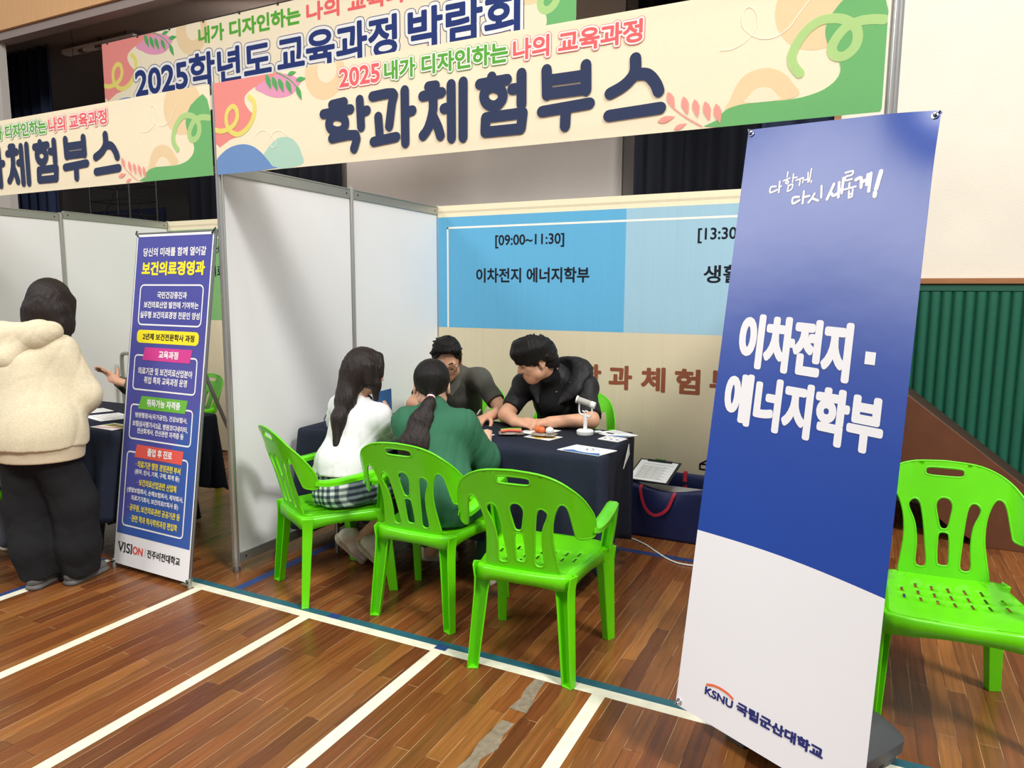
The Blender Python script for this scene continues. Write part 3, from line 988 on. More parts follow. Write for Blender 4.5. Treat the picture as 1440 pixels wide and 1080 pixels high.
# ---------------------------------------------------------------- small blue stand banner (left)
V_ind = mat('vinyl_indigo', rgb(76, 78, 160), .4, var=.02, vscale=8)
V_ind2 = mat('vinyl_blue', rgb(56, 92, 168), .4)
V_white = mat('vinyl_white', rgb(240, 240, 240), .45)
V_yel = mat('vinyl_yellow', rgb(250, 232, 40), .45)
V_mag = mat('vinyl_magenta', rgb(214, 62, 148), .45)
V_grn = mat('vinyl_green', rgb(106, 184, 62), .45)
V_coral = mat('vinyl_coral', rgb(226, 92, 80), .45)
V_black = mat('vinyl_black', rgb(20, 20, 24), .45)
V_grey = mat('vinyl_grey', rgb(140, 140, 140), .45)
o_, u_, v_ = (-3.597, 2.384, .030), (1.0, -.021, -.002), (.012, .137, .987)
S = Sheet(plane_fn(o_, u_, v_), .6, 1.8)
S.rect(0, .6, 0, 1.8, V_white); S.up()
S.rect(.008, .592, .168, 1.787, V_ind); S.up()
S.poly([(.008, .168), (.592, .168), (.592, .92), (.40, .66), (.20, .42)], V_ind2)
S.up()
S.rframe(.055, .556, 1.307, 1.529, .03, .008, V_white)
S.rframe(.050, .550, .955, 1.149, .025, .008, V_white)
S.rframe(.048, .545, .687, .880, .025, .008, V_white)
S.rframe(.045, .537, .212, .622, .025, .008, V_white)
S.up()
S.rrect(.058, .546, 1.212, 1.282, .025, V_yel)
S.poly([(.131, 1.189), (.506, 1.189), (.491, 1.118), (.116, 1.120)], V_mag)
S.poly([(.134, .926), (.499, .926), (.484, .857), (.111, .855)], V_grn)
S.poly([(.125, .662), (.495, .662), (.489, .592), (.110, .592)], V_coral)
S.up()
for body, a, b, y0, y1, M, d in (
    ('당신의 미래를 함께 열어갈', .062, .554, 1.679, 1.726, V_white, .0018), ('보건의료경영과', .058, .554, 1.576, 1.652, V_yel, .0055),
    ('국민건강증진과', .200, .434, 1.453, 1.490, V_white, .0016), ('보건의료산업 발전에 기여하는', .097, .527, 1.401, 1.437, V_white, .0016),
    ('실무형 보건의료경영 전문인 양성', .072, .541, 1.346, 1.384, V_white, .0016), ('2년제 보건전문학사 과정', .107, .514, 1.229, 1.266, V_black, .0022),
    ('교육과정', .247, .400, 1.134, 1.175, V_white, .0022), ('의료기관 및 보건의료산업분야', .089, .519, 1.042, 1.081, V_white, .0014),
    ('취업 특화 교육과정 운영', .143, .483, .994, 1.033, V_white, .0014), ('취득가능 자격증', .180, .445, .872, .913, V_white, .0022),
    ('병원행정사(국가공인), 건강보험사,', .092, .506, .803, .836, V_white, .0012), ('보험심사평가사2급, 병원코디네이터,', .075, .515, .758, .791, V_white, .0012),
    ('전산회계사, 전산관련 자격증 등', .117, .487, .721, .753, V_white, .0012), ('졸업 후 진로', .214, .410, .608, .651, V_white, .0022),
    ('· 의료기관 행정 경영관련 부서', .126, .483, .539, .576, V_yel, .0012), ('(원무, 인사, 기획, 구매, 회계 등)', .123, .479, .499, .531, V_white, .0012),
    ('· 보건의료산업관련 산업체', .148, .461, .443, .480, V_yel, .0012), ('(생명보험회사, 손해보험회사, 제약회사,', .069, .519, .395, .428, V_white, .0012),
    ('의료기기회사, 보건의료IT회사 등)', .109, .485, .354, .387, V_white, .0012), ('· 공무원, 보건의료관련 공공기관 등', .087, .504, .301, .338, V_yel, .0012),
    ('· 관련 학과 학사학위과정 편입학', .109, .489, .244, .281, V_yel, .0012), ('VISI', .029, .147, .069, .122, V_black, .0016),
    ('ON', .152, .236, .072, .116, V_coral, .003), ('전주비전대학교', .271, .529, .073, .117, V_black, .0016)):
    S.text(body, a, b, y0, y1, M, d * .62)
S.rect(.2545, .2565, .075, .118, V_grey)
# serifs of the wordmark
for x in (.036, .062, .079, .139):
    S.rect(x - .008, x + .008, .119, .122, V_black)
S.rect(.071, .087, .069, .072, V_black); S.rect(.131, .147, .069, .072, V_black)
P_ = plane_fn(o_, u_, v_)
t = thing('stand_banner', 'narrow indigo stand banner with yellow title in front of the left booth', 'banner stand', (-3.3, 2.45, 0))
S.done('printed_sheet', t)
q = MB(); q.tube([P_(-.004, -.02, -.008), P_(-.004, 1.81, -.008)], .007); q.tube([P_(.604, -.02, -.008), P_(.604, 1.81, -.008)], .007)
q.build('side_pole', M_steel, t, smooth=60)
q = MB(); q.tube([P_(-.004, 1.806, -.01), P_(.604, 1.806, -.01)], .006); q.build('top_bar', M_steel, t, smooth=60)
q = MB(); q.tube([P_(-.004, .018, -.014), P_(.604, .018, -.014)], .014); q.build('bottom_bar', M_steel, t, smooth=60)
for c_ in ((-.004, 0), (.604, 0)):
    q = MB(); A = P_(c_[0], -.024, -.008); q.lathe([(0, 0), (.011, 0), (.011, .0435), (.008, .05), (0, .05)], (A.x, A.y, .0), 12); q.build('foot', M_rail, t, smooth=40)
for c_ in ((.012, 1.79), (.588, 1.79), (.012, .012), (.588, .012)):
    q = MB(); q.tube([P_(c_[0], c_[1], .004), P_(c_[0] + (.016 if c_[0] > .3 else -.016), c_[1] + (.012 if c_[1] > 1 else -.012), .008), P_(c_[0] + (.02 if c_[0] > .3 else -.02), c_[1] + (.03 if c_[1] > 1 else 0.002), .0)], .004, 6)
    q.build('hook', M_black, t, smooth=60)
q = MB(); q.tube([P_(.45, 1.25, -.02), (-3.07, 3.06, 0.012)], .010); q.build('rear_strut', M_steel, t, smooth=60)

# ---------------------------------------------------------------- large blue banner (right)
G_blue = mat('glossy_vinyl_blue', rgb(20, 62, 150), .30, spec=.6, bump=.05, bscale=5)
G_white = mat('glossy_vinyl_white', rgb(224, 224, 226), .42, bump=.04, bscale=5)
G_navy = mat('vinyl_navy_print', rgb(28, 34, 104), .45)
G_or = mat('vinyl_orange_print', rgb(222, 104, 58), .45)
bo, bu, bv = Vector((-.456, 2.11, .218)), Vector((.883, -.373, -.06)), Vector((.044, .234, 1.014))
bn_ = bu.cross(bv).normalized()
def bigf(a, b, h):
    x = a / .6 * 2 - 1
    bow = -.012 * (1 - x * x) * math.sin(math.pi * min(max(b / 1.8, 0), 1)) 
    crease = -.035 * max(0, (b - 1.60) / .2) ** 2 * max(0, (a - .42) / .18) ** 2 * .5
    return bo + bu * a + bv * b + bn_ * (h + bow + crease)
S = Sheet(bigf, .6, 1.8)
NU, NV = 24, 60
S.use(G_white); 
def vb(u): return .528 + .010 * math.sin(math.pi * min(1, max(0, u / .6)))
def band(f0, f1, M, nv):
    S.use(M)
    vs = []; fs = []
    for j in range(nv + 1):
        for i in range(NU + 1):
            a = .6 * i / NU
            vs.append(bigf(a, f0(a) + (f1(a) - f0(a)) * j / nv, 0))
    for j in range(nv):
        for i in range(NU):
            k = j * (NU + 1) + i
            fs.append((k, k + 1, k + NU + 2, k + NU + 1))
    S.add(vs, fs)
band(lambda a: 0, vb, G_white, 16)
band(vb, lambda a: 1.8, G_blue, 44)
S.lv = .0012
S.text('이차전지', .062, .432, 1.048, 1.215, G_white, .0075)
S.rect(.472, .502, 1.108, 1.142, G_white)
S.text('에너지학부', .036, .546, .872, 1.030, G_white, .007)
for wd, sts in HAND:
    S.strokes([(st, wd) for st in sts], G_white, 3)
S.text('KSNU', .100, .200, .074, .0975, G_navy, .0013)
S.stroke([(.102, .1015), (.125, .109), (.150, .1115), (.178, .109), (.199, .1015)], .007, G_or, 4, False)
S.text('국립군산대학교', .212, .485, .073, .104, G_navy, .0020)
t = thing('stand_banner', 'large glossy blue stand banner with white title at the right front', 'banner stand', (-.05, 2.4, 0))
S.done('printed_sheet', t, smooth=180)
for a, b in ((.014, 1.785), (.014, .014), (.586, 1.785), (.586, .014)):
    c_ = bigf(a, b, .002)
    q = MB()
    ring = [c_ + (bu.normalized() * math.cos(k * math.pi / 10) + bv.normalized() * math.sin(k * math.pi / 10)) * .0075 for k in range(20)]
    q.tube(ring, .0028, 6, closed=True); q.build('eyelet', M_chrome, t, smooth=60)
q = MB()
q.tube(catmull([(-.03, 2.43, .13), (-.04, 2.50, .5), (-.06, 2.55, 1.1), (-.09, 2.56, 1.7), (-.10, 2.54, 1.92)], 5), .010)
q.build('pole', M_black, t, smooth=60)
hub = Vector((-.09, 2.56, 1.7)); lo = Vector((-.04, 2.50, .45))
for a, b, s in ((.004, 1.797, hub), (.596, 1.797, hub), (.004, .004, lo), (.596, .004, lo)):
    e = bigf(a, b, -.004)
    q = MB(); q.tube(catmull([s, (s + e) / 2 + Vector((0, .03, 0)), e], 5), .006)
    q.tube([e, e + bn_ * .012, bigf(abs(a - .012), b - (.012 if b > 1 else -.012), .004)], .003, 6)
    q.build('arm', M_steel, t, smooth=60)
# water filled base
e1 = Vector((-.53, -.85, 0)).normalized(); e2 = Vector((-.85, .53, 0)).normalized()
bc = Vector((.215, 2.47, 0)) + e1 * .21 + e2 * .21
R = Matrix((e1, e2, Vector((0, 0, 1)))).transposed()
q = MB()
def sq(hx, hy, z, r=.05):
    out = []
    for cx, cy, a in ((hx - r, hy - r, 0), (-hx + r, hy - r, 90), (-hx + r, -hy + r, 180), (hx - r, -hy + r, 270)):
        for k in range(5):
            th = math.radians(a + 22.5 * k); p = R @ Vector((cx + r * math.cos(th), cy + r * math.sin(th), 0)) + bc
            out.append((p.x, p.y, z))
    return out
q.loft([sq(.19, .19, .03), sq(.212, .212, .05), sq(.215, .215, .09), sq(.205, .205, .105), sq(.17, .17, .145), sq(.155, .155, .15)])
q.build('water_base', M_dgrey, t, smooth=35)
for sx in (-1, 1):
    for sy in (-1, 1):
        q = MB(); p = bc + R @ Vector((sx * .15, sy * .15, 0)); q.box((p.x, p.y, .02), (.08, .08, .04), R=R); q.build('foot', M_dgrey, t, bevel=.008)
q = MB(); q.lathe([(0, .148), (.03, .148), (.03, .17), (.02, .18), (0, .18)], (bc.x, bc.y, 0), 16); q.build('socket', M_black, t, smooth=40)

# ---------------------------------------------------------------- green plastic armchairs
M_chair = mat('lime_plastic', rgb(100, 212, 6), .28, spec=.5, var=.03, vscale=14, bump=.02, bscale=160)

def inpoly(p, poly):
    x, y = p; c = False
    for i in range(len(poly)):
        a, b = poly[i - 1], poly[i]
        if (a[1] > y) != (b[1] > y) and x < (b[0] - a[0]) * (y - a[1]) / (b[1] - a[1]) + a[0]: c = not c
    return c

def cdt_shell(outer, holes, step, fn):
    """triangulates a plate with holes on a dense grid and maps it to 3D"""
    pts = []; edges = []
    for lp in [outer] + holes:
        n0 = len(pts); pts += [Vector((p[0], p[1])) for p in lp]
        edges += [(n0 + i, n0 + (i + 1) % len(lp)) for i in range(len(lp))]
    xs = [p[0] for p in outer]; ys = [p[1] for p in outer]
    x = min(xs)
    while x < max(xs):
        y = min(ys)
        while y < max(ys):
            q = (x, y)
            if inpoly(q, outer) and not any(inpoly(q, h) for h in holes):
                if min((Vector(q) - e).length for e in pts[:len(outer) + sum(len(h) for h in holes)]) > step * .4: pts.append(Vector(q))
            y += step
        x += step
    v, e, f, *_ = delaunay_2d_cdt(pts, edges, [], 0, 1e-6)
    keep = []
    for t in f:
        c = (sum(v[i].x for i in t) / 3, sum(v[i].y for i in t) / 3)
        if inpoly(c, outer) and not any(inpoly(c, h) for h in holes): keep.append(tuple(t))
    return [fn(p.x, p.y) for p in v], keep

def slot(pts, n=4):
    return [(p.x, p.y) for p in catmull([(a, b, 0) for a, b in pts], n, True)]
def mir(pts): return [(-x, y) for x, y in reversed(pts)]

def back_fn(x, z):
    y = -.205 - .235 * (z - .43) - .12 * max(0, z - .43) ** 2
    ax = abs(x)
    y += .55 * max(0, ax - .10) ** 1.6 + 2.2 * max(0, ax - .21) ** 1.5
    return Vector((x, y, z))

def make_chair():
    t = thing('plastic_armchair', 'lime green plastic armchair', 'chair', (0, 0, 0), group='lime green plastic armchairs')
    half = [(0.0, .420), (.13, .424), (.150, .432), (.142, .50), (.134, .57), (.137, .64), (.150, .695), (.166, .727), (.181, .735), (.196, .726), (.206, .70), (.213, .66), (.219, .622), (.227, .594), (.266, .590), (.281, .607), (.281, .672), (.268, .715), (.248, .757), (.215, .797), (.165, .830), (.10, .850), (0, .857)]
    hp = []
    half = [half[0]] + [(q.x, q.y) for q in catmull([(x, z, 0) for x, z in half[1:]], 3)]
    for i in range(len(half) - 1):
        a, b = half[i], half[i + 1]
        k = max(1, int(math.hypot(b[0] - a[0], b[1] - a[1]) / .012))
        hp += [(a[0] + (b[0] - a[0]) * j / k, a[1] + (b[1] - a[1]) * j / k) for j in range(k)]
    outer = hp + [half[-1]] + [(-x, z) for x, z in reversed(hp[1:])]
    holes = [slot([(-.058, .801), (0, .799), (.058, .801), (.068, .816), (.058, .831), (0, .833), (-.058, .831), (-.068, .816)], 3),
             slot([(-.013, .608), (.013, .608), (.024, .65), (.030, .695), (.014, .720), (-.014, .720), (-.030, .695), (-.024, .65)], 3),
             slot([(-.013, .470), (.013, .470), (.022, .487), (.021, .573), (.012, .593), (-.012, .593), (-.021, .573), (-.022, .487)], 3)]
    side = slot([(.064, .458), (.085, .458), (.096, .476), (.093, .55), (.101, .62), (.123, .675), (.121, .698), (.100, .711), (.080, .693), (.068, .63), (.060, .55), (.054, .476)], 3)
    holes += [side, mir(side)]
    v, f = cdt_shell(outer, holes, .016, back_fn)
    b = MB(); b.add(v, f)
    bk = b.build('backrest', M_chair, t, smooth=180, solid=.006, world=False)
    bk.modifiers['thickness'].use_rim = False
    # rolled lips along every edge
    b = MB()
    for lp in [outer] + holes:
        b.tube([back_fn(x, z) for x, z in lp], .0048, 6, closed=True)
    b.build('edge_lip', M_chair, t, smooth=180, world=False)
    # seat
    def seat_fn(x, y): return Vector((x, y, .432 - .016 * max(0, 1 - (x / .2) ** 2) * max(0, 1 - (y / .24) ** 2) - .05 * max(0, y - .19) ** 1.2))
    so = [(-.148, -.215), (0, -.225), (.148, -.215), (.185, -.20), (.20, -.10), (.222, .05), (.238, .17), (.228, .222), (.15, .24), (0, .246), (-.15, .24), (-.228, .222), (-.238, .17), (-.222, .05), (-.20, -.10), (-.185, -.20)]
    sp = []
    for i in range(len(so)):
        a, c = so[i], so[(i + 1) % len(so)]
        k = max(1, int(math.hypot(c[0] - a[0], c[1] - a[1]) / .025))
        sp += [(a[0] + (c[0] - a[0]) * j / k, a[1] + (c[1] - a[1]) * j / k) for j in range(k)]
    hl = []
    for c in (-.15, -.10, -.05, 0, .05, .10, .15):
        for y in (-.11, -.045, .02):
            if abs(c) > .12 and y < -.1: continue
            hl.append([(c - .005 + c * .05, y), (c + .005 + c * .05, y), (c + .005 + c * .08, y + .045), (c - .005 + c * .08, y + .045)])
    v, f = cdt_shell(sp, hl, .024, seat_fn)
    b = MB(); b.add(v, f)
    # apron below the seat edge
    n = len(sp)
    ring0 = [seat_fn(*p) for p in sp]
    def drop(p):
        k = min(abs(abs(p[0]) - .0) / .2, 1)
        return .040 + .035 * max(0, (math.hypot(p[0], p[1]) - .21) / .11)
    ring1 = [Vector((p[0] * 1.03, p[1] * 1.03, seat_fn(*p).z - .010)) for p in sp]
    ring2 = [Vector((p[0] * 1.04, p[1] * 1.04, seat_fn(*p).z - drop(p))) for p in sp]
    b.loft([ring0, ring1, ring2], cap=False)
    b.build('seat', M_chair, t, smooth=50, solid=.005, world=False)
    # legs: open channels, tapering to the floor
    def leg(top, foot, w0, w1, d0, d1, ax):
        q = MB(); rings = []
        N = 9
        for i in range(N):
            s = i / (N - 1)
            c = Vector(top).lerp(Vector(foot), s)
            flare = .030 * max(0, 1 - s * 4.5) ** 2
            w = w0 + (w1 - w0) * s + flare; d = d0 + (d1 - d0) * s
            X = Vector((ax[0], ax[1], 0)).normalized(); Y = Vector((-X.y, X.x, 0))
            th = .006
            pr = [(-w / 2, -d / 2), (-w / 2, d / 2), (w / 2, d / 2), (w / 2, -d / 2), (w / 2 - th, -d / 2), (w / 2 - th, d / 2 - th), (-w / 2 + th, d / 2 - th), (-w / 2 + th, -d / 2)]
            rings.append([c + X * a + Y * e for a, e in pr])
        q.loft(rings)
        c = Vector(foot) ; X = Vector((ax[0], ax[1], 0)).normalized(); Y = Vector((-X.y, X.x, 0))
        for z0, z1 in ((0, .008),):
            q.loft([[c + X * a * w1 / 2 + Y * e * d1 / 2 + Vector((0, 0, z)) for a, e in ((-1, -1), (1, -1), (1, 1), (-1, 1))] for z in (z0, z1)])
        return q.build('leg', M_chair, t, smooth=35, bevel=.002, world=False)
    for s in (-1, 1):
        leg((s * .168, -.190, .432), (s * .202, -.228, 0), .062, .046, .050, .034, (1, -s * .35))
        leg((s * .236, .165, .432), (s * .252, .214, 0), .070, .044, .046, .034, (s * -.55, -1))
        # arm: wide rounded ribbon from the back arch to the front upright
        path = catmull([(s * .262, -.182, .626), (s * .270, -.14, .617), (s * .276, -.06, .618), (s * .279, .03, .628), (s * .277, .11, .636), (s * .272, .150, .630), (s * .266, .172, .600), (s * .258, .175, .53), (s * .244, .172, .43)], 6)
        q = MB(); rings = []
        L = len(path)
        for i, p in enumerate(path):
            tg = (path[min(i + 1, L - 1)] - path[max(i - 1, 0)]).normalized()
            X = Vector((1, 0, 0)); X = (X - tg * X.dot(tg)).normalized(); U = X.cross(tg) 
            if i < L * .6 and U.z < 0: U = -U
            elif i >= L * .6 and U.y < 0: U = -U
            hz = max(0, min(1, (i / L - .55) * 4))
            wv = .023 + .004 * math.sin(math.pi * min(1, i / L / .6)) * (1 - hz); hh = .016 + .016 * hz
            pr = [(-wv, -hh), (-wv, .002), (-wv * .6, .009), (wv * .6, .009), (wv, .002), (wv, -hh), (wv - .005, -hh), (wv - .005, -.001), (-wv + .005, -.001), (-wv + .005, -hh)]
            rings.append([p + X * a + U * e for a, e in pr])
        q.loft(rings)
        q.build('armrest', M_chair, t, smooth=40, world=False, fixn=True)
    return t

def dup(root, loc, rz, label):
    r = root.copy(); COL.objects.link(r)
    r.location = loc; r.rotation_euler = (0, 0, rz); r['label'] = label
    for ch in list(root.children):
        c = ch.copy(); COL.objects.link(c); c.parent = r
    return r
chair0 = make_chair()
spots = [(-1.149, 2.605, .086, 'empty lime green plastic armchair in front of the dark table, turned away'),
         (-1.77, 2.795, .007, 'lime green plastic armchair under the girl in the green shirt'),
         (-2.385, 2.772, -.502, 'lime green plastic armchair under the girl in the white blouse'),
         (.351, 2.874, 3.22, 'empty lime green plastic armchair facing us beside the big blue banner'),
         (-2.46, 4.13, math.pi, 'lime green plastic armchair behind the man in the grey polo shirt'),
         (-1.665, 4.14, math.pi + .05, 'lime green plastic armchair behind the young man in black'),
         (-4.66, 3.64, math.pi - .25, 'lime green plastic armchair behind the left booth table, beside the indigo banner'),
         (-4.30, 2.10, -.05, 'lime green plastic armchair at the left frame edge beside the standing woman')]
for i, (x, y, a, lb) in enumerate(spots):
    if i == 0:
        chair0.location = (x, y, 0); chair0.rotation_euler = (0, 0, a); chair0['label'] = lb
    else:
        dup(chair0, (x, y, 0), a, lb)

# ---------------------------------------------------------------- tables and what lies on them
M_cloth = mat('navy_tablecloth', rgb(36, 42, 58), .85, spec=.25, var=.08, vscale=30, bump=.05, bscale=160)
M_paper = mat('white_paper', rgb(244, 244, 242), .6)
M_pblue = mat('brochure_blue', rgb(52, 108, 170), .45)
M_pgrey = mat('print_grey', rgb(120, 122, 126), .5)
M_pgreen = mat('print_green', rgb(74, 146, 60), .5)
M_pyel = mat('print_yellow', rgb(244, 206, 60), .5)
M_pred = mat('print_red', rgb(238, 106, 90), .5)
M_porange = mat('print_orange', rgb(240, 116, 60), .4)
M_wplast = mat('white_plastic', rgb(242, 242, 238), .3)
M_bag = mat('navy_shopper', rgb(22, 34, 84), .5, var=.06, vscale=6, bump=.12, bscale=7)
M_redband = mat('red_webbing', rgb(196, 42, 62), .6)
M_lining = mat('grey_lining', rgb(176, 174, 168), .8)
TZ = .73
TC, TR = Vector((-1.984, 3.424, 0)), .07
def TT(x, y):
    return (TC.x + x * math.cos(TR) - y * math.sin(TR), TC.y + x * math.sin(TR) + y * math.cos(TR))

def tablecloth(label, x0, x1, y0, y1, z, hems, seed, dents=()):
    rnd = random.Random(seed)
    r = .035
    per = []
    def arc(cx, cy, a):
        for k in range(6):
            th = math.radians(a + 18 * k); per.append((cx + r * math.cos(th), cy + r * math.sin(th), math.cos(th), math.sin(th), 1))
    def seg(a, b, nx, ny, n):
        for k in range(1, n): per.append((a[0] + (b[0] - a[0]) * k / n, a[1] + (b[1] - a[1]) * k / n, nx, ny, 0))
    nx_ = int((x1 - x0) / .03); ny_ = int((y1 - y0) / .03)
    arc(x1 - r, y1 - r, 0); seg((x1 - r, y1), (x0 + r, y1), 0, 1, nx_)
    arc(x0 + r, y1 - r, 90); seg((x0, y1 - r), (x0, y0 + r), -1, 0, ny_)
    arc(x0 + r, y0 + r, 180); seg((x0 + r, y0), (x1 - r, y0), 0, -1, nx_)
    arc(x1 - r, y0 + r, 270); seg((x1, y0 + r), (x1, y1 - r), 1, 0, ny_)
    n = len(per)
    ph = [rnd.uniform(0, 6.28) for _ in range(4)]
    rows = [(-.03, 0), (-.006, 0), (0, -.006), (.004, -.03)]
    rings = []
    for o, dz in rows: rings.append([(p[0] + p[2] * o, p[1] + p[3] * o, z + dz) for p in per])
    NR = 14
    for j in range(1, NR + 1):
        t = j / NR
        rg = []
        s = 0
        for i, p in enumerate(per):
            q = per[i - 1]; s += math.hypot(p[0] - q[0], p[1] - q[1])
            # distance to the nearest corner along the edge
            dc = min(abs(p[0] - x0), abs(p[0] - x1)) + min(abs(p[1] - y0), abs(p[1] - y1))
            cor = max(0, 1 - dc / .28)
            A = .012 + .034 * cor
            w = A * t * (math.sin(s * 38 + ph[0]) + .6 * math.sin(s * 61 + ph[1]) + .5 * math.sin(s * 17 + ph[2]))
            out = .004 + .012 * t + w + .025 * cor * t
            for dx_, dr, dd in dents:
                if p[3] < -.5: out -= dd * math.exp(-((p[0] - dx_) / dr) ** 2) * min(1, t * 6)
            if p[2] > .3: out -= .045 * t * min(1, (p[2] - .3) * 2)
            hem = hems[0] if p[3] < -.5 else hems[1] if p[2] > .5 else hems[2] if p[3] > .5 else hems[3]
            hz = z - .03 - (z - .03 - hem + .09 * cor) * t
            rg.append((p[0] + p[2] * out, p[1] + p[3] * out, max(.012, hz)))
        rings.append(rg)
    b = MB(); b.loft(rings, cap=False)
    # top
    b.add([(p[0], p[1], p[2]) for p in rings[0]], [tuple(range(n))])
    o = b.build('tablecloth', M_cloth, None, smooth=180, solid=.003)
    return tag(o, label, 'tablecloth')

def ftable(label, x0, x1, y0, y1, M, arched):
    t = thing('folding_table', label, 'table', ((x0 + x1) / 2, (y0 + y1) / 2, 0))
    b = MB(); b.b2((x0 + .018, y0 + .018, .695), (x1 - .018, y1 - .018, .7285)); b.build('tabletop', M_wplast, t, bevel=.006)
    for x in (x0 + .22, x1 - .22):
        for y, s in ((y0 + .06, 1), (y1 - .06, -1)):
            b = MB()
            if arched: b.tube(catmull([(x, y + s * .18, .69), (x, y + s * .10, .60), (x, y + s * .02, .40), (x, y - s * .03, .15), (x, y - s * .05, .015)], 5), .017, 8)
            else: b.tube([(x, y + s * .02, .69), (x, y, .01)], .0135, 8)
            b.build('leg', M, t, smooth=60)
        b = MB(); b.tube([(x, y0 + .07, .16), (x, y1 - .07, .16)], .009, 8); b.build('crossbar', M, t, smooth=60)
tx0, tx1, ty0, ty1 = -.90, .90, -.34, .34
ftable('folding table with steel legs under the dark cloth of the right booth', tx0, tx1, ty0, ty1, M_steel, False)
bpy.data.objects['folding_table'].location = TC; bpy.data.objects['folding_table'].rotation_euler = (0, 0, TR)
o = tablecloth('dark navy tablecloth on the table in the right booth', tx0, tx1, ty0, ty1, TZ, (.24, .20, .22, .25), 3, [(-.55, .07, .06), (-.25, .06, .0)])
o.location = TC; o.rotation_euler = (0, 0, TR)
ux0, ux1, uy0, uy1 = -5.45, -3.64, 2.47, 3.17
ftable('folding table with black arched legs behind the indigo banner', ux0, ux1, uy0, uy1, M_black, True)
tablecloth('dark navy tablecloth on the left booth table behind the indigo banner', ux0, ux1, uy0, uy1, TZ, (.30, .33, .30, .3), 5)

def sheet(name, label, cat, corners, z, th, deco=None, group=None, M=M_paper):
    """a leaf or thin booklet lying flat, corners given anticlockwise from the near left"""
    o = Vector((*corners[0], z)); u = Vector((*corners[1], z)) - o; v = Vector((*corners[-1], z)) - o
    w, h = u.length, v.length
    S = Sheet(plane_fn(o, u.normalized(), v.normalized()), w, h)
    S.use(M)
    P = lambda a, b, c: S.fn(a, b, c)
    vs = [P(a, b, c) for c in (0, th) for a, b in ((0, 0), (w, 0), (w, h), (0, h))]
    S.add(vs, [(3, 2, 1, 0), (4, 5, 6, 7), (0, 1, 5, 4), (1, 2, 6, 5), (2, 3, 7, 6), (3, 0, 4, 7)])
    S.lv = th + .0003
    if deco: deco(S, w, h)
    return tag(S.done(name), label, cat, group)
def lines(S, w, h, y0=.2, y1=.8, x0=.1, x1=.9, n=6, M=M_pgrey):
    for k in range(n):
        y = h * (y0 + (y1 - y0) * k / max(1, n - 1)); S.rect(w * x0, w * (x1 - .12 * (k % 3 == 1)), y, y + h * .018, M)
def d_broch(S, w, h):
    S.poly([(w * .16, 0), (w * .98, 0), (w * .98, h * .10), (w * .86, h * .34), (w * .62, h * .26), (w * .36, h * .30), (w * .2, h * .22)], M_pblue, 3)
    S.up(.0002); S.poly([(w * .3, h * .34), (w * .62, h * .30), (w * .86, h * .42), (w * .9, h * .3), (w * .64, h * .16), (w * .36, h * .22)], M_paper, 3)
    S.up(.0002)
    for a, b in ((.45, .62), (.55, .7), (.62, .58), (.5, .5)): S.disc((w * a, h * b), w * .03, M_pgrey, 10)
    S.stroke([(w * (.52 + .22 * math.cos(k * .35)), h * (.6 + .2 * math.sin(k * .35))) for k in range(19)], .002, M_pblue)
    S.text('KSNU', w * .10, w * .26, h * .80, h * .88, M_pblue)
sheet('brochure', 'white and blue brochure at the front right corner of the dark table', 'brochure', [(-1.318, 3.190), (-1.09, 3.150), (-1.045, 3.30), (-1.273, 3.34)], TZ + .004, .003, d_broch)
def d_b2(S, w, h):
    S.poly([(w * .55, 0), (w, 0), (w, h * .7)], M_pblue); lines(S, w, h, .55, .85, .12, .7, 4)
    S.up(.0002); S.poly([(w * .12, h * .2), (w * .5, h * .3), (w * .45, h * .5), (w * .16, h * .42)], M_black)
sheet('brochure', 'white brochure with dark picture behind the small dotted card', 'brochure', [(-1.30, 3.69), (-1.14, 3.60), (-1.06, 3.72), (-1.22, 3.81)], TZ + .004, .003, d_b2)
def d_b3(S, w, h):
    for a in (.2, .5, .8):
        S.disc((w * a, h * .35), w * .09, M_pgrey, 12); S.rect(w * (a - .1), w * (a + .1), h * .72, h * .8, M_tape)
sheet('card', 'small white card with a row of dark dots at right end of the dark table', 'card', [(-1.225, 3.53), (-1.105, 3.50), (-1.085, 3.60), (-1.205, 3.63)], TZ + .004, .004, d_b3)
sheet('paper', 'white sheet of paper under the hands of the young man in black', 'paper', [(-1.69, 3.50), (-1.53, 3.48), (-1.49, 3.66), (-1.65, 3.68)], TZ + .004, .001, lambda S, w, h: lines(S, w, h))
sheet('paper', 'white sheet of paper in front of the hand of the man in grey', 'paper', [(-1.95, 3.20), (-1.78, 3.19), (-1.765, 3.38), (-1.935, 3.39)], TZ + .004, .001, lambda S, w, h: lines(S, w, h))
# paper tucked over the table edge
S = Sheet(lambda a, b, c: Vector((*TT(.912 + .012 * (1 - b / .12), -.02 + a), TZ - .125 + b)), .16, .12)
S.poly([(0, 0), (.16, .10), (.155, .045)], M_paper)
o = S.done('paper'); tag(o, 'pointed white paper corner hanging at the right end of the dark table', 'paper')
o.modifiers.new('thickness', 'SOLIDIFY').thickness = .002
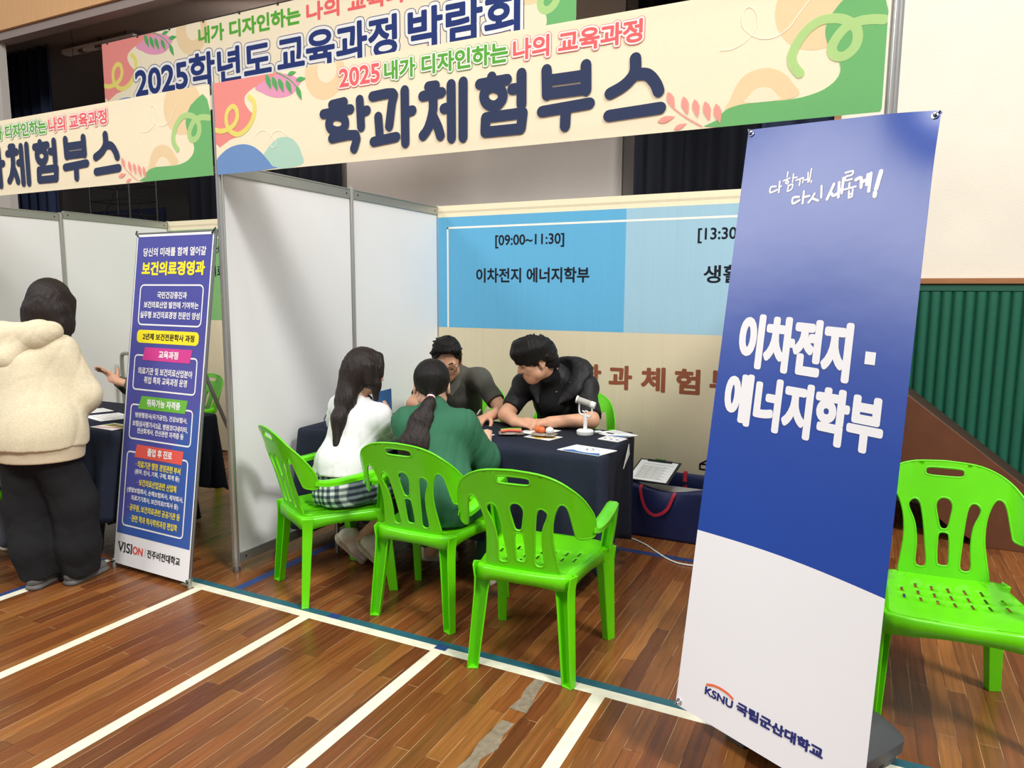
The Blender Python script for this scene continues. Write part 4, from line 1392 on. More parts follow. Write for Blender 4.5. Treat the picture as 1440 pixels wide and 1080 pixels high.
# packets
def packet(label, c, rz, cols, toy=False):
    t = thing('craft_packet', label, 'packet', c, rz)
    b = MB()
    for i in range(9):
        pass
    rings = []
    n = 16
    for j in range(8):
        x = -.068 + .136 * j / 7
        rings.append([(x, 0.045 * math.cos(2 * math.pi * k / n) * (1.0 + .12 * math.sin(k * 3 + j)), .010 + .010 * math.sin(2 * math.pi * k / n) * math.sin(math.pi * (j + .4) / 7.8)) for k in range(n)])
    b.loft(rings); b.build('clear_wrapper', M_wrap, t, smooth=60, world=False)
    for i, M in enumerate(cols):
        q = MB()
        if toy: q.lathe([(0, 0), (.02, .004), (.025, .016), (.017, .032), (0, .038)], (-.03 + .022 * i, .006 * (-1) ** i, .016), 14)
        else: q.tube([(-.058, -.030 + .013 * i, .023), (-.01, -.024 + .012 * i, .027), (.055, -.030 + .016 * i, .025)], .0060, 8)
        q.build('craft_piece', M, t, smooth=60, world=False)
M_wrap = mat('clear_wrapper', rgb(170, 160, 148), .15, spec=.6, var=.3, vscale=60, bump=.6, bscale=60)
packet('crinkled packet of pink, yellow and green craft sticks on the dark table', (-1.69, 3.43, TZ + .004), .5, [M_pred, M_pred, M_pyel, M_pgreen, M_pgreen])
def d_card(S, w, h):
    S.poly([(0, h * .5), (w * .5, 0), (w, h * .6), (w * .6, h)], M_pyel); S.up(.0002); S.disc((w * .62, h * .5), w * .14, M_pred)
sheet('card', 'yellow printed card beneath the orange toy packet', 'card', [(-1.60, 3.40), (-1.44, 3.37), (-1.41, 3.49), (-1.57, 3.52)], TZ + .004, .002, d_card)
packet('crinkled packet with an orange and black toy on the yellow card', (-1.51, 3.46, TZ + .0075), .1, [M_porange, M_porange, M_black, M_wplast], True)
# white desk viewer
t = thing('desk_viewer', 'white desk viewer with a tube in a fork on a round base', 'optical viewer', (-1.335, 3.63, TZ + .0035))
def L(x, y, z): return (-1.335 + x, 3.63 + y, TZ + .0035 + z)
b = MB(); b.lathe([(0, 0), (.045, 0), (.047, .004), (.047, .020), (.040, .026), (.012, .028), (0, .028)], L(0, 0, 0), 32); b.build('base', M_wplast, t, smooth=40)
b = MB(); b.tube([L(0, 0, .02), L(0, 0, .115)], .0105, 14); b.build('post', M_wplast, t, smooth=60)
b = MB(); b.tube(catmull([L(-.036, 0, .175), L(-.036, 0, .125), L(-.022, 0, .108), (L(0, 0, .106)), L(.022, 0, .100), L(.036, 0, .115), L(.038, 0, .165)], 5), .0048, 8); b.build('fork', M_wplast, t, smooth=60)
b = MB(); b.tube([L(-.048, -.004, .192), L(.034, .004, .168)], .0175, 16); b.build('tube', M_lining, t, smooth=50)
b = MB(); b.tube([L(-.052, -.004, .193), L(-.044, -.003, .191)], .021, 16); b.build('end_ring', M_wplast, t, smooth=50)
b = MB(); b.tube([L(.030, .004, .169), L(.052, .006, .162)], .0185, 16); b.build('eyepiece', M_wplast, t, smooth=50)
b = MB(); b.tube([L(-.018, 0, .130), L(-.006, 0, .124), L(.002, 0, .131), L(.016, 0, .126)], .004, 8); b.build('wing_screw', M_wplast, t, smooth=60)
b = MB(); b.tube(catmull([L(.045, .03, .012), L(.07, .05, .012), L(.085, .04, .01), L(.10, .07, .008)], 4), .006, 8); tag(b.build('cable_plug', M_wplast, None, smooth=60), 'short white cable plug lying beside the round base of the viewer', 'cable')

# things on the left table
sheet('paper', 'loose white papers spread on the left table next to the woman in the hoodie', 'paper', [(-4.28, 2.70), (-4.02, 2.64), (-3.95, 2.83), (-4.21, 2.89)], TZ + .004, .001, lambda S, w, h: lines(S, w, h))
sheet('paper', 'white paper slip at the far side of the left table', 'paper', [(-4.52, 2.82), (-4.35, 2.78), (-4.30, 2.92), (-4.47, 2.96)], TZ + .004, .001, lambda S, w, h: lines(S, w, h, n=4))
def d_mag(S, w, h):
    S.rect(w * .05, w * .95, h * .45, h * .9, M_pyel); S.up(.0002)
    for k in range(5): S.rect(w * (.08 + .17 * k), w * (.2 + .17 * k), h * .5, h * .85, (M_pgreen, M_black, M_pgrey, M_pgreen, M_black)[k])
    S.up(.0002); S.stroke([(w * .1, h * .12), (w * .85, h * .38)], .014, M_pred)
sheet('leaflet', 'colourful leaflet with a red stripe on near edge of the left table', 'leaflet', [(-3.90, 2.50), (-3.70, 2.49), (-3.69, 2.63), (-3.89, 2.64)], TZ + .004, .002, d_mag)

# ---------------------------------------------------------------- bag, clipboard, cord
t = thing('shopping_bag', 'big navy shopping bag with red handles on the floor by the backdrop', 'bag', (-1.02, 4.37, 0))
bx0, bx1, by0, by1, bh = -1.295, -.70, 4.20, 4.52, .355
b = MB()
rings = []
for z, e in ((0.0, 0), (.02, .002), (.18, .007), (.30, .003), (bh, -.005)):
    rg = []
    for k in range(48):
        s = k / 48 * 4
        i = int(s); f = s - i
        c = [(bx0, by0), (bx1, by0), (bx1, by1), (bx0, by1)]
        a, d = c[i], c[(i + 1) % 4]
        x, y = a[0] + (d[0] - a[0]) * f, a[1] + (d[1] - a[1]) * f
        nrm = [(0, -1), (1, 0), (0, 1), (-1, 0)][i]
        bul = e * math.sin(math.pi * f) * 1.6
        zz = z
        if z == bh and i == 0: zz = bh - .05 * math.sin(math.pi * f) ** 2
        rg.append((x + nrm[0] * bul, y + nrm[1] * bul, zz))
    rings.append(rg)
b.loft(rings, cap=False); b.add(rings[0], [tuple(range(47, -1, -1))])
b.build('body', M_bag, t, smooth=60, solid=.004)
b = MB(); b.b2((bx0 + .02, by0 + .02, .02), (bx1 - .02, by1 - .02, .27)); b.build('contents', M_lining, t, bevel=.02)
def handle(y, s):
    pts = catmull([(-1.16, y, bh - .02), (-1.165, y - .015 * s, .30), (-1.13, y - .025 * s, .20), (-1.07, y - .028 * s, .16), (-1.00, y - .025 * s, .20), (-.965, y - .015 * s, .28), (-.955, y, bh - .045)], 6)
    q = MB(); rings = []
    for i, p in enumerate(pts):
        tg = (pts[min(i + 1, len(pts) - 1)] - pts[max(0, i - 1)]).normalized()
        N = Vector((0, 1, 0)); X = tg.cross(N).normalized()
        rings.append([p + X * a + N * e for a, e in ((-.009, -.0015), (.009, -.0015), (.009, .0015), (-.009, .0015))])
    q.loft(rings); return q.build('handle', M_redband, t, smooth=40)
handle(by0 - .012, 1)
q = MB(); q.b2((-.98, by1 + .004, .22), (-.955, by1 + .008, bh + .01)); q.b2((-.98, by1 - .012, .30), (-.955, by1 + .008, bh + .006)); q.build('handle', M_redband, t)
# clipboard leaning on the bag's rim
co, cu, cv = Vector((-1.262, 4.20, .360)), Vector((.28, -.02, .0)).normalized(), Vector((.02, .23, .070)).normalized()
P_ = plane_fn(co, cu, cv)
t = thing('clipboard', 'clipboard with a printed form lying on top of the navy bag', 'clipboard', tuple(co))
b = MB(); vs = [P_(a, c, h) for h in (-.006, 0) for a, c in ((-.005, -.005), (.265, -.005), (.265, .265), (-.005, .265))]
b.add(vs, [(3, 2, 1, 0), (4, 5, 6, 7), (0, 1, 5, 4), (1, 2, 6, 5), (2, 3, 7, 6), (3, 0, 4, 7)]); b.build('board', M_black, t)
S = Sheet(P_, .26, .26); S.lv = .001; S.rect(.006, .25, .004, .25, M_paper); S.up()
S.rect(.03, .23, .205, .208, M_pgrey)
for r_ in range(14): S.rect(.035, .22 - .02 * (r_ % 3), .03 + r_ * .0115, .034 + r_ * .0115, M_lining)
for c_ in range(4): S.rect(.05 + .045 * c_, .052 + .045 * c_, .03, .19, M_lining)
S.done('form', t)
b = MB(); b.tube([P_(.05, .245, .006), P_(.21, .245, .006)], .008, 8); b.build('clip', M_black, t, smooth=60)
b = MB(); b.tube([P_(.10, .252, .016), P_(.17, .247, .018)], .004, 8); b.build('clip_lever', M_pgreen, t, smooth=60)
# white power cord
pts = catmull([(-1.40, 3.95, .22), (-1.36, 4.02, .10), (-1.31, 4.14, .012), (-1.20, 4.12, .006), (-1.09, 4.05, .006), (-1.0, 3.96, .006), (-.90, 3.87, .006), (-.82, 3.84, .006), (-.70, 3.86, .006), (-.5, 3.95, .006)], 8)
b = MB(); b.tube(pts, .0045, 8)
tag(b.build('power_cord', M_wplast, None, smooth=60), 'white power cord running over the floor in front of the navy bag', 'cord')
# tube frame behind the left table
t = thing('luggage_trolley', 'grey rounded tube frame standing by the left booth panels', 'trolley', (-5.56, 4.0, 0))
b = MB(); b.tube(catmull([(-5.74, 4.0, .01), (-5.74, 4.0, .6), (-5.74, 4.0, .92), (-5.71, 4.0, .965), (-5.65, 4.0, .97), (-5.45, 4.0, .97), (-5.41, 4.0, .955), (-5.39, 4.0, .92), (-5.39, 4.0, .6), (-5.39, 4.0, .01)], 5), .016, 10)
b.build('handle_frame', M_rail, t, smooth=60)
b = MB(); b.b2((-5.75, 3.9, .0), (-5.38, 4.12, .03)); b.build('foot_plate', M_black, t, bevel=.004)

# ---------------------------------------------------------------- bodies: smooth implicit surfaces
def sdf_mesh(prims, vox, k=.02, disp=None):
    """prims: (lo, hi, fn(X,Y,Z)->distance, op, blend) ; returns verts, quads"""
    add = [p for p in prims if p[3] == 'add']
    lo = np.min([p[0] for p in add], axis=0) - 4 * vox - .018
    hi = np.max([p[1] for p in add], axis=0) + 4 * vox + .018
    n = np.ceil((hi - lo) / vox).astype(int) + 1
    D = np.full(tuple(n), .5, np.float32)
    ax = [(lo[i] + vox * np.arange(n[i])).astype(np.float32) for i in range(3)]
    for a, b, fn, op, kk in prims:
        kk = k if kk is None else kk
        mg = max(kk, .0) + 3 * vox
        i0 = np.clip(np.floor((np.array(a) - mg - lo) / vox).astype(int), 0, n - 1)
        i1 = np.clip(np.ceil((np.array(b) + mg - lo) / vox).astype(int) + 1, 1, n)
        if np.any(i1 <= i0): continue
        sl = tuple(slice(i0[i], i1[i]) for i in range(3))
        X = ax[0][sl[0]][:, None, None]; Y = ax[1][sl[1]][None, :, None]; Z = ax[2][sl[2]][None, None, :]
        d = fn(X, Y, Z)
        o = D[sl]
        if op == 'add':
            if kk > 0:
                h = np.maximum(kk - np.abs(o - d), 0) / kk
                D[sl] = np.minimum(o, d) - h * h * kk * .25
            else: D[sl] = np.minimum(o, d)
        elif op == 'sub':
            h = np.maximum(kk - np.abs(o + d), 0) / max(kk, 1e-6)
            D[sl] = np.maximum(o, -d) + h * h * kk * .25
    if disp is not None:
        X = ax[0][:, None, None]; Y = ax[1][None, :, None]; Z = ax[2][None, None, :]
        D += disp(X, Y, Z).astype(np.float32)
    return surface_nets(D, lo, vox)

def surface_nets(D, lo, vox):
    S = D < 0
    nx, ny, nz = D.shape
    cnt = np.zeros((nx - 1, ny - 1, nz - 1), np.int8)
    for i in (0, 1):
        for j in (0, 1):
            for l in (0, 1): cnt += S[i:nx - 1 + i, j:ny - 1 + j, l:nz - 1 + l]
    act = (cnt > 0) & (cnt < 8)
    I = np.argwhere(act)
    idx = np.full(act.shape, -1, np.int64)
    idx[act] = np.arange(len(I))
    P = np.zeros((len(I), 3)); C = np.zeros(len(I))
    cor = [(a, b, c) for a in (0, 1) for b in (0, 1) for c in (0, 1)]
    val = {c: D[I[:, 0] + c[0], I[:, 1] + c[1], I[:, 2] + c[2]].astype(np.float64) for c in cor}
    for a in cor:
        for axn in range(3):
            if a[axn]: continue
            b = list(a); b[axn] = 1; b = tuple(b)
            va, vb = val[a], val[b]
            mk = (va < 0) != (vb < 0)
            t = np.where(mk, va / np.where(mk, va - vb, 1), 0)
            p = np.array(a, float)[None, :].repeat(len(I), 0)
            p[:, axn] += t
            P[mk] += p[mk]; C[mk] += 1
    V = lo + (I + P / C[:, None]) * vox
    F = []
    for axn in range(3):
        u, w = (axn + 1) % 3, (axn + 2) % 3
        sa = [slice(None)] * 3; sb = [slice(None)] * 3
        sa[axn] = slice(0, -1); sb[axn] = slice(1, None)
        A = S[tuple(sa)]; B = S[tuple(sb)]
        E = np.argwhere(A != B)
        ok = (E[:, u] > 0) & (E[:, w] > 0) & (E[:, u] < D.shape[u] - 1) & (E[:, w] < D.shape[w] - 1)
        E = E[ok]
        fl_ = A[E[:, 0], E[:, 1], E[:, 2]]
        q = []
        for du, dw in ((-1, -1), (0, -1), (0, 0), (-1, 0)):
            e = E.copy(); e[:, u] += du; e[:, w] += dw
            q.append(idx[e[:, 0], e[:, 1], e[:, 2]])
        Q = np.stack(q, 1)
        Q[~fl_] = Q[~fl_][:, ::-1]
        F.append(Q)
    F = np.concatenate(F)
    return V, F[(F >= 0).all(1)]

def V3(p): return np.array(p, np.float64)
def cap(a, b, r1, r2=None, k=None, flat=None, cut0=False, cut1=False, op='add'):
    """tapered limb; flat=(direction, factor) squashes it along a direction; cut0/cut1 give flat ends"""
    a, b = V3(a), V3(b); r2 = r1 if r2 is None else r2
    ba = b - a; L2 = float(ba @ ba) or 1e-9; L = L2 ** .5
    if flat is not None:
        n = V3(flat[0]); n = n / np.linalg.norm(n); s = flat[1]
    rm = max(r1, r2)
    def fn(X, Y, Z):
        x, y, z = X - a[0], Y - a[1], Z - a[2]
        t0 = (x * ba[0] + y * ba[1] + z * ba[2]) / L2
        t = np.clip(t0, 0, 1)
        qx, qy, qz = x - t * ba[0], y - t * ba[1], z - t * ba[2]
        if flat is not None:
            dn = (qx * n[0] + qy * n[1] + qz * n[2]) * (s - 1)
            qx, qy, qz = qx + dn * n[0], qy + dn * n[1], qz + dn * n[2]
        d = np.sqrt(qx * qx + qy * qy + qz * qz) - (r1 + (r2 - r1) * t)
        if flat is not None: d = d / max(1, s) * 1.15
        if cut1: d = np.maximum(d, (t0 - 1) * L)
        if cut0: d = np.maximum(d, -t0 * L)
        return d.astype(np.float32)
    return (np.minimum(a, b) - rm, np.maximum(a, b) + rm, fn, op, k)

def ell(c, r, R=None, k=None, op='add'):
    c, r = V3(c), V3(r)
    M = np.array(R, float) if R is not None else np.eye(3)      # rows: local axes in world
    ext = np.sqrt(((M * r[:, None]) ** 2).sum(0))
    def fn(X, Y, Z):
        x, y, z = X - c[0], Y - c[1], Z - c[2]
        p = [(M[i, 0] * x + M[i, 1] * y + M[i, 2] * z) for i in range(3)]
        k0 = np.sqrt(sum((p[i] / r[i]) ** 2 for i in range(3)))
        k1 = np.sqrt(sum((p[i] / (r[i] * r[i])) ** 2 for i in range(3)))
        return (k0 * (k0 - 1) / np.maximum(k1, 1e-6)).astype(np.float32)
    return (c - ext, c + ext, fn, op, k)

def halfspace(p, n, lo, hi):
    """removes everything on the side n points to, within a box"""
    p, n = V3(p), V3(n); n = n / np.linalg.norm(n)
    def fn(X, Y, Z): return (-((X - p[0]) * n[0] + (Y - p[1]) * n[1] + (Z - p[2]) * n[2])).astype(np.float32)
    return (V3(lo), V3(hi), fn, 'sub', 0.0)

def folds(amp, f=55., seed=0, stretch=(1, 1, 1)):
    """cloth creases: soft waves plus a few sharp valleys"""
    rnd = random.Random(seed)
    W = [[rnd.uniform(-1, 1) * s for s in stretch] + [rnd.uniform(0, 6.3)] for _ in range(8)]
    def d(X, Y, Z):
        wx = np.sin(X * f * .31 + Z * f * .22 + 1.3) + np.sin(Y * f * .23 - Z * f * .41)
        wy = np.sin(Y * f * .27 - Z * f * .35) + np.sin(X * f * .37 + 2.1)
        o = 0
        for i, w in enumerate(W):
            g = (w[0] * X + w[1] * Y + w[2] * Z) * f * (.55 + .22 * i) + w[3] + wx * (.7 + .1 * i) + wy * .7
            if i < 4: o = o + np.sin(g) / (1 + .5 * i)
            else:
                r = 1 - np.abs(np.sin(g * .5))
                o = o + 1.5 * r * r * r / (1 + .25 * (i - 4))
        return amp * o / 2.4
    return d

def strands(amp, f, seed):
    """fine vertical strand relief for hair"""
    rnd = random.Random(seed)
    W = [(rnd.uniform(-1, 1), rnd.uniform(-1, 1), rnd.uniform(-.10, .10), rnd.uniform(0, 6.3)) for _ in range(6)]
    def d(X, Y, Z):
        o = 0
        wz = .8 * np.sin(Z * 22 + X * 9) + .6 * np.sin(Z * 37 - Y * 14)
        for i, w in enumerate(W):
            o = o + np.sin((w[0] * X + w[1] * Y + w[2] * Z) * f * (.6 + .25 * i) + w[3] + wz)
        return amp * o / 3.5
    return d

def blob(name, prims, M, parent, vox=.006, k=.02, disp=None, smooth=1):
    V, F = sdf_mesh(prims, vox, k, disp)
    # a touch of smoothing
    for _ in range(smooth):
        acc = np.zeros_like(V); c = np.zeros(len(V))
        for i in range(4):
            a, b = F[:, i], F[:, (i + 1) % 4]
            np.add.at(acc, a, V[b]); np.add.at(c, a, 1); np.add.at(acc, b, V[a]); np.add.at(c, b, 1)
        V = .5 * V + .5 * acc / np.maximum(c, 1)[:, None]
    off = np.array(base_of(parent)) if parent is not None else 0
    me = bpy.data.meshes.new(name)
    V = (V - off).astype(np.float32)
    me.vertices.add(len(V)); me.vertices.foreach_set('co', V.ravel())
    me.loops.add(F.size); me.loops.foreach_set('vertex_index', F.ravel().astype(np.int32))
    me.polygons.add(len(F)); me.polygons.foreach_set('loop_start', np.arange(0, F.size, 4, dtype=np.int32))
    me.update(calc_edges=True)
    me.polygons.foreach_set('use_smooth', np.ones(len(F), bool))
    me.materials.append(M)
    me.validate()
    o = link(bpy.data.objects.new(name, me))
    if parent is not None: o.parent = parent
    return o

def nrm(v): v = V3(v); return v / np.linalg.norm(v)
def rot(v, ax, a):
    v, ax = V3(v), nrm(ax); c, s = math.cos(a), math.sin(a)
    return v * c + np.cross(ax, v) * s + ax * (ax @ v) * (1 - c)

class Head:
    """head frame: r = the person's right, f = where the face looks, u = crown"""
    def __init__(self, c, face, s=1.0, roll=0.0):
        self.c = V3(c); self.f = nrm(face)
        up = np.array([0, 0, 1.]); up = rot(up, self.f, roll)
        self.r = nrm(np.cross(self.f, up)); self.u = np.cross(self.r, self.f); self.s = s
        self.R = np.array([self.r, self.f, self.u])
    def P(self, x, y, z): return self.c + self.s * (x * self.r + y * self.f + z * self.u)
    def e(self, c, r, **kw): return ell(self.P(*c), [self.s * q for q in r], self.R, **kw)
    def t(self, a, b, r1, r2=None, **kw): return cap(self.P(*a), self.P(*b), self.s * r1, None if r2 is None else self.s * r2, **kw)
    def prims(self):
        e, t = self.e, self.t
        p = [e((0, -.012, .030), (.075, .094, .086)), e((0, .030, -.035), (.061, .062, .076), k=.03),
             e((0, .052, -.088), (.034, .032, .026), k=.03), t((-.046, .02, -.066), (.046, .02, -.066), .024, k=.03),
             t((0, .088, .012), (0, .106, -.026), .0095, .0135, k=.014), e((-.012, .096, -.030), (.009, .010, .008), k=.008), e((.012, .096, -.030), (.009, .010, .008), k=.008),
             t((-.040, .076, .020), (.040, .076, .020), .013, k=.02), t((-.044, .060, -.02), (-.03, .066, -.035), .018, k=.02), t((.044, .060, -.02), (.03, .066, -.035), .018, k=.02),
             t((-.020, .084, -.060), (.020, .084, -.060), .0075, k=.010), t((-.016, .083, -.070), (.016, .083, -.070), .008, k=.010),
             e((-.031, .076, .000), (.018, .016, .010), k=.008), e((.031, .076, .000), (.018, .016, .010), k=.008)]
        for s in (-1, 1):
            p += [e((s * .078, -.010, -.008), (.010, .020, .031), k=.006), e((s * .080, -.006, -.034), (.007, .010, .012), k=.008)]
            p += [e((s * .086, -.002, -.004), (.006, .010, .017), k=.004, op='sub')]
        return p
    def face_parts(self, parent, dark, lip, male=True):
        """brows, lashes and lips"""
        for s in (-1, 1):
            blob('eyebrow', [self.t((s * .016, .090, .024), (s * .034, .088, .030), .0034, k=.004), self.t((s * .034, .088, .030), (s * .050, .076, .024), .0034, .002, k=.004)], dark, parent, .0018, .004)
            blob('eyelashes', [self.t((s * .018, .0895, -.003), (s * .032, .0925, -.006), .0018, k=.002), self.t((s * .032, .0925, -.006), (s * .046, .082, -.003), .0018, .0012, k=.002)], dark, parent, .0012, .002)
        blob('lips', [self.t((-.019, .088, -.060), (0, .0925, -.0585), .0045, k=.004), self.t((.019, .088, -.060), (0, .0925, -.0585), .0045, k=.004), self.t((-.015, .0875, -.0685), (.015, .0875, -.0685), .0055, k=.004)], lip, parent, .0018, .004)

def hand(w, d, n, curl=(.5, .5, .5, .5), thumb=.5, side=1, s=1.0, spread=.06):
    """w wrist, d towards the fingers, n out of the back of the hand; side=+1 puts the thumb at d x n"""
    w, d, n = V3(w), nrm(d), V3(n)
    n = nrm(n - d * (n @ d)); x = np.cross(d, n) * side
    P = []
    P.append(cap(w - d * .01, w + d * .03 * s, .024 * s, .027 * s, flat=(n, 1.35), k=.015))
    for i, o in enumerate((.026, .009, -.009, -.025)):
        P.append(cap(w + d * .02 * s + x * o * .55 * s, w + d * (.080 - .004 * abs(i - 1)) * s + x * o * s, .014 * s, .0115 * s, flat=(n, 1.15), k=.012))
    for i, (o, ln) in enumerate(((.027, .068), (.009, .077), (-.009, .071), (-.026, .056))):
        b = w + d * (.082 - .004 * abs(i - 1)) * s + x * o * s
        dr = nrm(d + x * o * spread * 20)
        c = curl[i]
        segs = [ln * .45, ln * .30, ln * .25]
        r = .0092 if i < 3 else .0080
        for j, L in enumerate(segs):
            dr = rot(dr, np.cross(d, n) * 1.0, -c * (.9, 1.1, .7)[j])
            e = b + dr * L * s
            P.append(cap(b, e, r * s * (1 - .07 * j), r * s * (1 - .07 * (j + 1)), k=.005))
            b = e
    tb = w + d * .026 * s + x * .024 * s - n * .004 * s
    dr = nrm(d * .62 + x * .75 - n * thumb * .5)
    for j, (L, r) in enumerate(((.040, .0125), (.032, .0105), (.024, .0092))):
        e = tb + dr * L * s
        P.append(cap(tb, e, r * s, r * s * .92, k=.010 if j == 0 else .005))
        tb = e; dr = nrm(dr + d * .35 - n * thumb * .3 - x * .15)
    return P

def limb(pts, rs, k=.03, **kw):
    return [cap(pts[i], pts[i + 1], rs[i], rs[i + 1], k=k, **kw) for i in range(len(pts) - 1)]

def shoe(heel, toe, up, M_up, M_sole, parent, s=1.0):
    """low shoe from heel to toe point (both on the sole), sole normal up"""
    heel, toe = V3(heel), V3(toe); d = nrm(toe - heel); L = np.linalg.norm(toe - heel); u = V3(up); u = nrm(u - d * (u @ d)); x = np.cross(d, u)
    q = lambda a, b, c: heel + d * a * L + x * b + u * c
    up_ = [cap(q(.15, 0, .045), q(.50, 0, .045), .036 * s, .038 * s, k=.02), cap(q(.5, 0, .042), q(.84, 0, .030), .038 * s, .030 * s, k=.03), cap(q(.14, 0, .05), q(.22, 0, .085), .034 * s, .033 * s, k=.02)]
    blob('upper', up_ + [halfspace(q(0, 0, .018), -u, heel - .4, heel + .4)], M_up, parent, .005, .02)
    so = []
    for b in (-.014, .014): so.append(cap(q(.12, b, .012), q(.86, b, .012), .030 * s, .026 * s, flat=(u, 1.6), k=.02))
    blob('sole', so + [halfspace(q(0, 0, 0), -u, heel - .4, heel + .4)], M_sole, parent, .005, .02)

# ---------------------------------------------------------------- people
SK_F = mat('skin_light', rgb(226, 178, 150), .5, sss=.12, var=.03, vscale=30)
SK_M = mat('skin_tan', rgb(214, 162, 130), .5, sss=.12, var=.04, vscale=30)
M_hair = mat('black_hair', rgb(22, 19, 18), .55, spec=.25, var=.25, vscale=3, stretch=(90, 90, 7), bump=.25, bscale=3)
M_hairb = mat('brown_black_hair', rgb(34, 25, 22), .5, spec=.3, var=.3, vscale=3, stretch=(90, 90, 7), bump=.25, bscale=3)
M_brow = mat('dark_brow', rgb(34, 26, 24), .6)
M_lip = mat('lips', rgb(184, 112, 100), .45)
M_polo = mat('grey_polo_knit', rgb(88, 88, 80), .85, spec=.2, bump=.1, bscale=300, var=.03)
M_hood = mat('black_nylon', rgb(28, 28, 30), .6, spec=.35, bump=.06, bscale=40)
M_tee = mat('black_cotton', rgb(20, 20, 22), .85, spec=.2)
M_gshirt = mat('green_jersey', rgb(54, 106, 80), .85, spec=.2, var=.03, vscale=12, bump=.05, bscale=200)
M_gpants = mat('dark_green_jersey', rgb(40, 80, 62), .85, spec=.2, var=.04, vscale=12)
M_blouse = mat('white_blouse', rgb(226, 226, 226), .75, spec=.2, bump=.04, bscale=60)
M_trimn = mat('navy_collar_trim', rgb(40, 48, 80), .7)
M_fleece = mat('oatmeal_fleece', rgb(216, 204, 174), .95, spec=.1, var=.10, vscale=90, stretch=(1, 1, 2.5), bump=.08, bscale=220)
M_rib = mat('oatmeal_rib', rgb(222, 206, 176), .95, spec=.1, bump=.3, bscale=20, stretch=(25, 25, .5))
M_bpants = mat('black_sweat_cloth', rgb(36, 36, 38), .9, spec=.15, bump=.04, bscale=120)
M_dtrs = mat('dark_trousers', rgb(44, 46, 54), .85)
M_jeans = mat('grey_denim', rgb(92, 98, 110), .85, var=.1, vscale=40)
M_sneak = mat('white_sneaker', rgb(222, 216, 202), .6, var=.05, vscale=60)
M_sneaks = mat('cream_sole', rgb(206, 196, 176), .6, bump=.5, bscale=70)
M_tanshoe = mat('tan_shoe', rgb(150, 112, 76), .5)
M_dsole = mat('dark_sole', rgb(54, 54, 56), .6)
M_gshoe = mat('grey_shoe', rgb(96, 94, 92), .7)
M_plaid = plaid()
M_pinkband = mat('pink_hair_tie', rgb(240, 200, 200), .7)
M_silver = M_chrome

def person(name, label, base):
    return thing('person', label, 'person', base)

def tex(amp, f, seed): return strands(amp * .75, f, seed)

def tufts(hd, n, seed, zmin, ln, r, R=(.080, .100, .086), c=(0, -.014, .046), fwd=.5):
    """short tapering locks all over the crown"""
    rnd = random.Random(seed); out = []
    while len(out) < n:
        v = nrm([rnd.gauss(0, 1), rnd.gauss(0, 1), rnd.gauss(0, 1)])
        a = np.array(c) + v * np.array(R)
        if a[2] < zmin + max(0, a[1]) * .9: continue
        d = nrm(v * .22 + np.array([rnd.uniform(-.5, .5), fwd * rnd.uniform(.3, 1.2), rnd.uniform(-.5, .15)]))
        out.append(hd.t(tuple(a - v * .012), tuple(a + d * ln * rnd.uniform(.6, 1.1)), r, r * .3, k=.010))
    return out

# ---- man in the grey polo shirt
p = person('man', 'man with glasses in a dark grey polo shirt leaning over the table', (-2.40, 4.12, 0))
hd = Head((-2.285, 3.735, 1.095), (.42, -.80, -.46), 1.07)
nk = (-2.37, 3.92, .985)
shL, elL, wrL = (-2.185, 3.975, .955), (-1.985, 3.90, .775), (-1.965, 3.70, .772)
shR, elR, wrR = (-2.565, 4.00, .935), (-2.565, 3.78, .79), (-2.33, 3.64, .775)
pel, che = (-2.455, 4.20, .50), (-2.40, 4.03, .86)
pr = hd.prims() + [cap(nk, hd.P(0, -.02, -.045), .062, .058, k=.03), cap(pel, che, .14, .15, flat=((.2, -1, 0), 1.35), k=.05), cap(shL, shR, .06, k=.05)]
pr += limb([shL, elL, wrL], [.050, .043, .030]) + limb([shR, elR, wrR], [.050, .043, .030])
pr += hand(wrL, (-.22, -.95, -.05), (.1, .1, 1), (.75, .85, .9, .95), .8, -1, 1.04)
pr += hand(wrR, (.72, -.68, -.03), (0, .1, 1), (.4, .5, .6, .6), .6, 1, 1.04)
pr += limb([(-2.38, 4.18, .49), (-2.30, 3.80, .50), (-2.30, 3.86, .09)], [.08, .06, .045]) + limb([(-2.53, 4.18, .49), (-2.56, 3.80, .50), (-2.56, 3.86, .09)], [.08, .06, .045])
blob('body', pr, SK_M, p, .005, .02)
hd.face_parts(p, M_brow, M_lip)
hp = [hd.e((0, -.014, .046), (.084, .104, .088), k=.02)]
for i in range(26):
    a = -1.5 + 3.0 * i / 25
    hp.append(hd.t((.045 * math.sin(a), .005 + .05 * math.cos(a), .124), (.078 * math.sin(a), .028 + .056 * math.cos(a), .100 + .010 * math.cos(i * 2.4) - .028 * abs(a / 1.5) ** 3), .016, .007, k=.012))
lo_, hi_ = hd.c - .3, hd.c + .3
pl = lambda q, y, z: halfspace(hd.P(0, *q), y * hd.f + z * hd.u, lo_, hi_)
hp += [pl((0, -.002), .80, -1.0), hd.e((-.004, .088, .030), (.064, .055, .058), op='sub', k=.008)]
hp += tufts(hd, 60, 3, .03, .024, .012)
hp += [hd.t((-.079, .012, .03), (-.078, .014, -.005), .006), hd.t((.079, .012, .03), (.078, .014, -.005), .006)]
blob('hair', hp, M_hair, p, .0035, .015, tex(.0022, 260, 1))
cl = [cap(pel, che, .165, .175, flat=((.2, -1, 0), 1.32), k=.06), cap(shL, shR, .070, k=.06), cap(che, nk, .115, .08, k=.05), cap((-2.45, 4.20, .50), (-2.45, 4.18, .56), .17, flat=((0, 1, 0), 1.2))]
